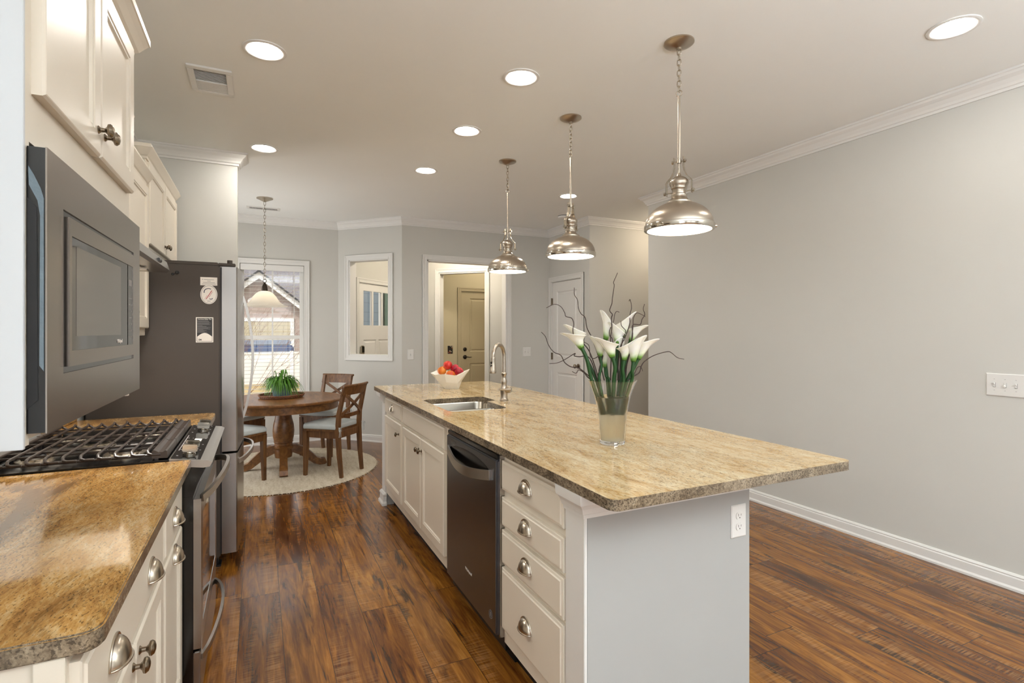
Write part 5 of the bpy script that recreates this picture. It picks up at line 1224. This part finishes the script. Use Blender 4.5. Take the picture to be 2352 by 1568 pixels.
def make_chair(label):
    t = thing('dining_chair', label, 'chair', (0, 0, 0), 0, 'walnut cross back chairs around the dining table')
    cw = M['chairwood']; A = dict(local=True); sw, sd_ = .200, .185
    for s in (-1, 1):
        obj('leg', MB().bar([(s*(sw-.022), sd_-.022, .42), (s*(sw-.022), sd_-.022, .25), (s*(sw-.018), sd_-.018, 0)], [.042, .038, .028], [.042, .038, .028], (0, 1, 0)), cw, t, **A)
        obj('rear_leg', MB().bar([(s*(sw-.032), -sd_-.030, 0), (s*(sw-.030), -sd_-.008, .20), (s*(sw-.028), -sd_+.006, .42), (s*(sw-.028), -sd_-.004, .58), (s*(sw-.030), -sd_-.040, .73), (s*(sw-.030), -sd_-.066, .845)], [.028, .034, .038, .034, .032, .030], [.028, .034, .038, .034, .030, .026], (0, 1, 0)), cw, t, **A)
    mb = MB(); mb.box(-sw+.04, sw-.04, sd_-.030, sd_-.010, .36, .425); mb.box(-sw+.04, sw-.04, -sd_-.002, -sd_+.016, .36, .425)
    for s in (-1, 1): mb.box(s*(sw-.022)-.009, s*(sw-.022)+.009, -sd_+.01, sd_-.03, .36, .425)
    obj('apron', mb, cw, t, **A)
    outline = [(-sw+.01, -sd_+.02), (sw-.01, -sd_+.02), (sw+.012, sd_-.02), (sw-.04, sd_+.016), (0, sd_+.026), (-sw+.04, sd_+.016), (-sw-.012, sd_-.02)]
    obj('seat', MB().prism(outline, .425, .443), cw, t, **A)
    rings = []
    for k, z in ((.985, .4435), (1.0, .446), (1.01, .455), (1.01, .468), (1.0, .478), (.97, .485), (.90, .489), (.6, .493), (.25, .494)): rings.append([(x*k, (y)*k, z) for x, y in outline])
    cu = obj('cushion', MB().ring_loft(rings), M['cushion'], t, True, **A)
    for s in (-1, 1):
        mb = MB()
        x, y, z = s*(sw-.012), -sd_-.018, .463
        mb.tube([(x-s*.02, y+.03, z), (x, y+.005, z), (x+s*.004, y-.008, z)], .0035, 7)
        for q in (-1, 1):
            mb.tube([(x+s*.006, y-.012, z), (x+s*.010+q*.010, y-.016, z+.004), (x+s*.010+q*.022, y-.018, z-.010), (x+s*.008+q*.016, y-.018, z-.032), (x+s*.006+q*.004, y-.014, z-.012), (x+s*.006, y-.012, z)], .0028, 7)
            mb.tube([(x+s*.006, y-.012, z), (x+s*.006+q*.008, y-.016, z-.04), (x+s*.006+q*.014, y-.014, z-.085)], .0026, 7)
        obj('tie', mb, M['cushion'], cu, True, local=True)
    # curved top rail, lower rail and the cross
    def arc(z0, z1, y0, y1, dep, th, xw, name):
        rg = []; n = 12
        for k in range(n+1):
            x = -xw+2*xw*k/n; c_ = dep*math.cos(PI*x/(2*xw)); rg.append([(x, y1-c_, z1), (x, y1-c_-th, z1), (x, y0-c_-th, z0), (x, y0-c_, z0)])
        return obj(name, MB().ring_loft(rg), cw, t, True, **A)
    arc(.760, .850, -sd_-.034, -sd_-.062, .030, .018, sw-.008, 'top_rail')
    mb = MB(); mb.tube([(x_, -sd_-.072-.030*math.cos(PI*x_/(2*sw)), .848) for x_ in [(-sw+.002)+(2*sw-.004)*k/12 for k in range(13)]], .012, 10)
    obj('rail_roll', mb, cw, t, True, **A)
    arc(.545, .583, -sd_+.010, -sd_+.000, .022, .018, sw-.03, 'lower_rail')
    for s in (-1, 1):
        pts = []
        for k in range(9):
            q = k/8; x = s*(-(sw-.045)+2*(sw-.045)*q); z = .575+.190*q; y = -sd_-.003-.036*q-.024*math.cos(PI*x/(2*sw)); pts.append((x, y-.010+(.006 if s > 0 else -.004), z))
        obj('cross_slat', MB().bar(pts, .030, .011, (0, 1, 0)) if False else MB().bar(pts, .011, .028), cw, t, True, **A)
    return t
ch = make_chair('walnut cross back chair nearest the island with tied cushion, seen from behind')
spots = [(.640, 5.360, math.radians(48), None), (.665, 6.225, math.radians(140), 'walnut cross back chair behind the table against the nook wall'),
         (-.205, 5.335, math.radians(-46), 'walnut chair at the front left of the table, half hidden by the fridge'),
         (-.21, 6.20, math.radians(-135), 'shaded walnut chair at the back left of the table below the window')]
for i, (x, y, a, l) in enumerate(spots):
    if i == 0: ch.location = (x, y, ZF); ch.rotation_euler = (0, 0, a)
    else: dup(ch, (x, y, ZF), a, l)
PX, PY = .205, 5.80
t = thing('tray', 'round woven brown tray on the dining table', 'tray', (PX, PY, ZT))
obj('base', MB().lathe([(0, ZT+.0005), (.19, ZT+.0005), (.19, ZT+.008), (0, ZT+.008)], 48, (PX, PY, 0)), M['wicker'], t, True)
mb = MB()
for q, (r_, z) in enumerate(((.195, .008), (.203, .018), (.210, .028))):
    mb.tube([((PX+(r_+.0015*(-1)**k)*math.cos(2*PI*k/96)), (PY+(r_+.0015*(-1)**k)*math.sin(2*PI*k/96)), ZT+z+.002*(-1)**(k+q)) for k in range(97)], .0062, 6, False)
obj('woven_rim', mb, M['wicker'], t, True)
t = thing('potted_plant', 'grassy green plant in a blue pot on the woven tray', 'plant', (PX, PY, ZT+.0085)); zb = ZT+.0085
obj('pot', MB().lathe([(0, zb), (.072, zb), (.078, zb+.01), (.090, zb+.06), (.096, zb+.12), (.098, zb+.13), (.090, zb+.13), (.086, zb+.115), (0, zb+.112)], 40, (PX, PY, 0)), M['pot'], t, True)
obj('soil', MB().lathe([(0, zb+.1125), (.084, zb+.1155), (.08, zb+.118), (0, zb+.121)], 24, (PX, PY, 0)), M['soil'], t, True)
bm = bmesh.new(); random.seed(21)
for k in range(330):
    a = random.uniform(0, 2*PI); r0 = random.uniform(0, .075); R = random.uniform(.09, .17); up = random.uniform(.03, .085); dr = random.uniform(.05, .15)
    if k % 4 == 0: R *= .8; up = random.uniform(.06, .10); dr *= .6
    if k % 30 == 0: R *= .5; up = random.uniform(.10, .15); dr = .02
    a2 = a+random.uniform(-.4, .4); w0 = random.uniform(.0045, .0075); prev = None; m_ = 9
    sd2 = Vector((-math.sin(a2), math.cos(a2), 0))
    for j in range(m_+1):
        q = j/m_; r_ = r0*math.cos(0)+R*q; z = zb+.118+up*4*q*(1-q)*.9+up*.35*q-dr*q**2.2
        p = Vector((PX+r0*math.cos(a)+R*q*math.cos(a2), PY+r0*math.sin(a)+R*q*math.sin(a2), z)); ww = w0*(1-q**2.5)+.0004
        c_ = (bm.verts.new(p-sd2*ww), bm.verts.new(p+Vector((0, 0, .0015))), bm.verts.new(p+sd2*ww))
        if prev: bm.faces.new((prev[0], prev[1], c_[1], c_[0])); bm.faces.new((prev[1], prev[2], c_[2], c_[1]))
        prev = c_
mb = MB(); mb.bm = bm; obj('foliage', mb, M['leaf'], t, True)

# ------------------------------------------------------------------ outside
Gz = -.5
ground = simple('dry_lawn', '#a08a5e', .95, var=.3, vscale=1.2)
tag(obj('lawn', MB().box(-16, 22, 7.6, 60, Gz-.2, Gz), ground), 'dry tan lawn outside the window', 'lawn', kind='structure')
def siding(name, col):
    m, nt, b = newmat(name); tc = N(nt, 'ShaderNodeTexCoord'); sp = N(nt, 'ShaderNodeSeparateXYZ'); nt.links.new(tc.outputs['Object'], sp.inputs[0])
    fz = math_(nt, 'FRACT', math_(nt, 'DIVIDE', sp.outputs[2], .17)); c = ramp(nt, fz, [(.0, .45), (.07, 1.0)])
    nt.links.new(mixc(nt, 1.0, c, col, 'MULTIPLY'), b.inputs['Base Color']); b.inputs['Roughness'].default_value = .7
    return m
def shingles():
    m, nt, b = newmat('grey_shingles'); n = noise(nt, mapped(nt, (3, 9, 9)), 6, 4, .7)
    nt.links.new(ramp(nt, n, [(.35, '#4f4b4d'), (.5, '#696567'), (.65, '#858082')]), b.inputs['Base Color']); b.inputs['Roughness'].default_value = .9; return m
hs = thing('neighbour_house', 'neighbouring house with grey shingle roof, white gable trim and pinkish siding', 'house', (0, 26, Gz))
PKX, PKZ = 0.0, 3.95; sl_ = .80; hw = 3.4
mb = MB(); mb.prism([(PKX-hw, Gz), (PKX+hw, Gz), (PKX+hw, PKZ-.12-sl_*hw), (PKX, PKZ-.12), (PKX-hw, PKZ-.12-sl_*hw)], 26.0, 30, fr((0, 0, 0), (1, 0, 0), (0, 0, 1), (0, 1, 0)))
obj('gable_wall', mb, siding('pink_beige_siding', '#a8988f'), hs)
XZ = fr((0, 0, 0), (1, 0, 0), (0, 0, 1), (0, 1, 0))
mb = MB()
for s in (1, -1):
    mb.prism([(PKX, PKZ), (PKX+s*(hw+.3), PKZ-sl_*(hw+.3)), (PKX+s*(hw+.3), PKZ-sl_*(hw+.3)-.27), (PKX, PKZ-.27)], 25.6, 25.72, XZ)
obj('rake_trim', mb, W_, hs)
mb = MB()
for s in (1, -1): mb.prism([(PKX, PKZ+.09), (PKX+s*(hw+.4), PKZ+.09-sl_*(hw+.4)), (PKX+s*(hw+.4), PKZ+.0-sl_*(hw+.4)), (PKX, PKZ+.0)], 25.46, 25.499, XZ)
obj('roof_edge', mb, M['ink'], hs)
mb = MB()
for s in (1, -1): mb.prism([(PKX, PKZ+.05), (PKX+s*(hw+.4), PKZ+.05-sl_*(hw+.4)), (PKX+s*(hw+.4), PKZ-sl_*(hw+.4)-.0), (PKX, PKZ)], 25.5, 30, XZ)
obj('gable_roof', mb, shingles(), hs)
mb = MB(); mb.prism([(27.2, 1.6), (31.5, 4.75), (31.5, 4.6), (27.2, 1.45)], -9, 12, fr((0, 0, 0), (0, 1, 0), (0, 0, 1), (1, 0, 0)))
obj('main_roof', mb, shingles(), hs)
obj('main_wall', MB().box(-8.5, 11.5, 27.6, 30, Gz, 1.7), siding('pink_beige_siding', '#a8988f'), hs)
obj('louvre', MB().prism([(-.45, 2.55), (.45, 2.55), (.45, 2.75), (0, 3.05), (-.45, 2.75)], 25.93, 25.99, XZ), W_, hs)
obj('garage_trim', MB().box(-2.6, 1.44, 25.92, 25.99, 1.80, 1.96).box(1.28, 1.44, 25.92, 25.99, Gz, 1.80), W_, hs)
obj('garage_door', MB().box(-2.6, 1.28, 25.94, 25.995, Gz, 1.80), simple('cream_garage', '#b5ab90', .6), hs)
t = thing('tarp_covered_trailer', 'long blue covered trailer behind the white fence', 'trailer', (0, 23, Gz))  # long blue shape of unknown kind; wheels and underbody are invented
obj('blue_cover', MB().box(-1.9, 1.25, 22.6, 23.6, .35, .80, .06), simple('blue_tarp', '#33476f', .5), t)
obj('window_band', MB().box(-1.8, 1.15, 22.65, 23.5, .80, 1.02, .05), simple('blue_grey_band', '#7a8494', .4), t)
obj('underbody', MB().box(-1.8, 1.15, 22.8, 23.4, Gz+.25, .36), M['blackmatte'], t)
for q, (x, y) in enumerate(((-1.3, 22.75), (.7, 22.75), (-1.3, 23.35), (.7, 23.35))): obj('wheel', MB().lathe([(0, -.1), (.28, -.1), (.3, -.06), (.3, .06), (.28, .1), (0, .1)], 20).xf(Matrix.Translation((x, y, Gz+.3)) @ Matrix.Rotation(PI/2, 4, 'X')), M['blackmatte'], t)
fe = thing('vinyl_fence', 'solid white vinyl fence across the neighbouring yard', 'fence', (0, 20.7, Gz))
obj('board_panel', MB().box(-6, 8, 20.68, 20.72, Gz, .56).box(-6, 8, 20.66, 20.74, .56, .62), simple('cream_vinyl', '#dddad2', .5), fe)
for k in range(7): obj('post', MB().box(-5.6+k*2.2, -5.48+k*2.2, 20.60, 20.659, Gz, .66), M['plastic'], fe)
# bare shrub outside the window
random.seed(11); mb = MB()
def branch(p, d, l, r_, dep):
    pts = [p]; q = p.copy(); dd_ = d.copy()
    for i in range(4):
        dd_ = (dd_+Vector((random.uniform(-.18, .18), random.uniform(-.18, .18), random.uniform(-.08, .16)))).normalized(); q = q+dd_*l/4; pts.append(q.copy())
        if dep > 0 and i > 0:
            for _ in range(2 if dep > 1 else 1):
                nd_ = (dd_+Vector((random.uniform(-.6, .8), random.uniform(-.5, .5), random.uniform(-.1, .5)))).normalized(); branch(q.copy(), nd_, l*random.uniform(.5, .75), r_*.6, dep-1)
    mb.tube(pts, [r_*(1-.16*i) for i in range(5)], 5)
for k in range(2): branch(Vector((-.66+random.uniform(-.08, .1), 11.5+random.uniform(-.2, .2), Gz)), Vector((random.uniform(.0, .75), random.uniform(-.2, .2), 1)).normalized(), random.uniform(1.4, 1.8), .007, 3)
tag(obj('bare_shrub', mb, simple('red_brown_bark', '#7a5848', .8), None), 'bare red brown shrub outside the nook window', 'shrub')
# porch side seen through the front door lights
u_ = Vector((S2, S2, 0)); pp = lambda x, y: Vector((x, y, 0))
def pwall(name, a, b, z0, z1, th, mat, par, off=0):
    a, b = pp(*a), pp(*b); d_ = (b-a); L_ = d_.length; d_.normalize(); n_ = Vector((d_.y, -d_.x, 0))
    return obj(name, MB().fbox((a, d_, Vector((0, 0, 1)), n_), 0, L_, z0, z1, off, off+th), mat, par)
po = thing('porch_wall', 'pale blue sided porch wall seen through the front door lights', 'wall', (1.7, 9.9, Gz))
pwall('siding', (1.0, 9.2), (1.96, 10.16), Gz, 3.2, .1, siding('pale_blue_siding', '#71828f'), po)
pwall('corner_trim', (1.96, 10.16), (2.02, 10.22), Gz, 3.2, .14, W_, po)
pwall('dark_recess', (2.02, 10.22), (2.125, 10.325), Gz, 3.2, .06, M['ink'], po)
pwall('green_shutter', (2.125, 10.325), (2.29, 10.49), Gz, 3.2, .09, simple('green_shutter', '#3f5c47', .6), po)
pwall('window_trim', (2.29, 10.49), (2.75, 10.95), Gz, 3.2, .12, W_, po)
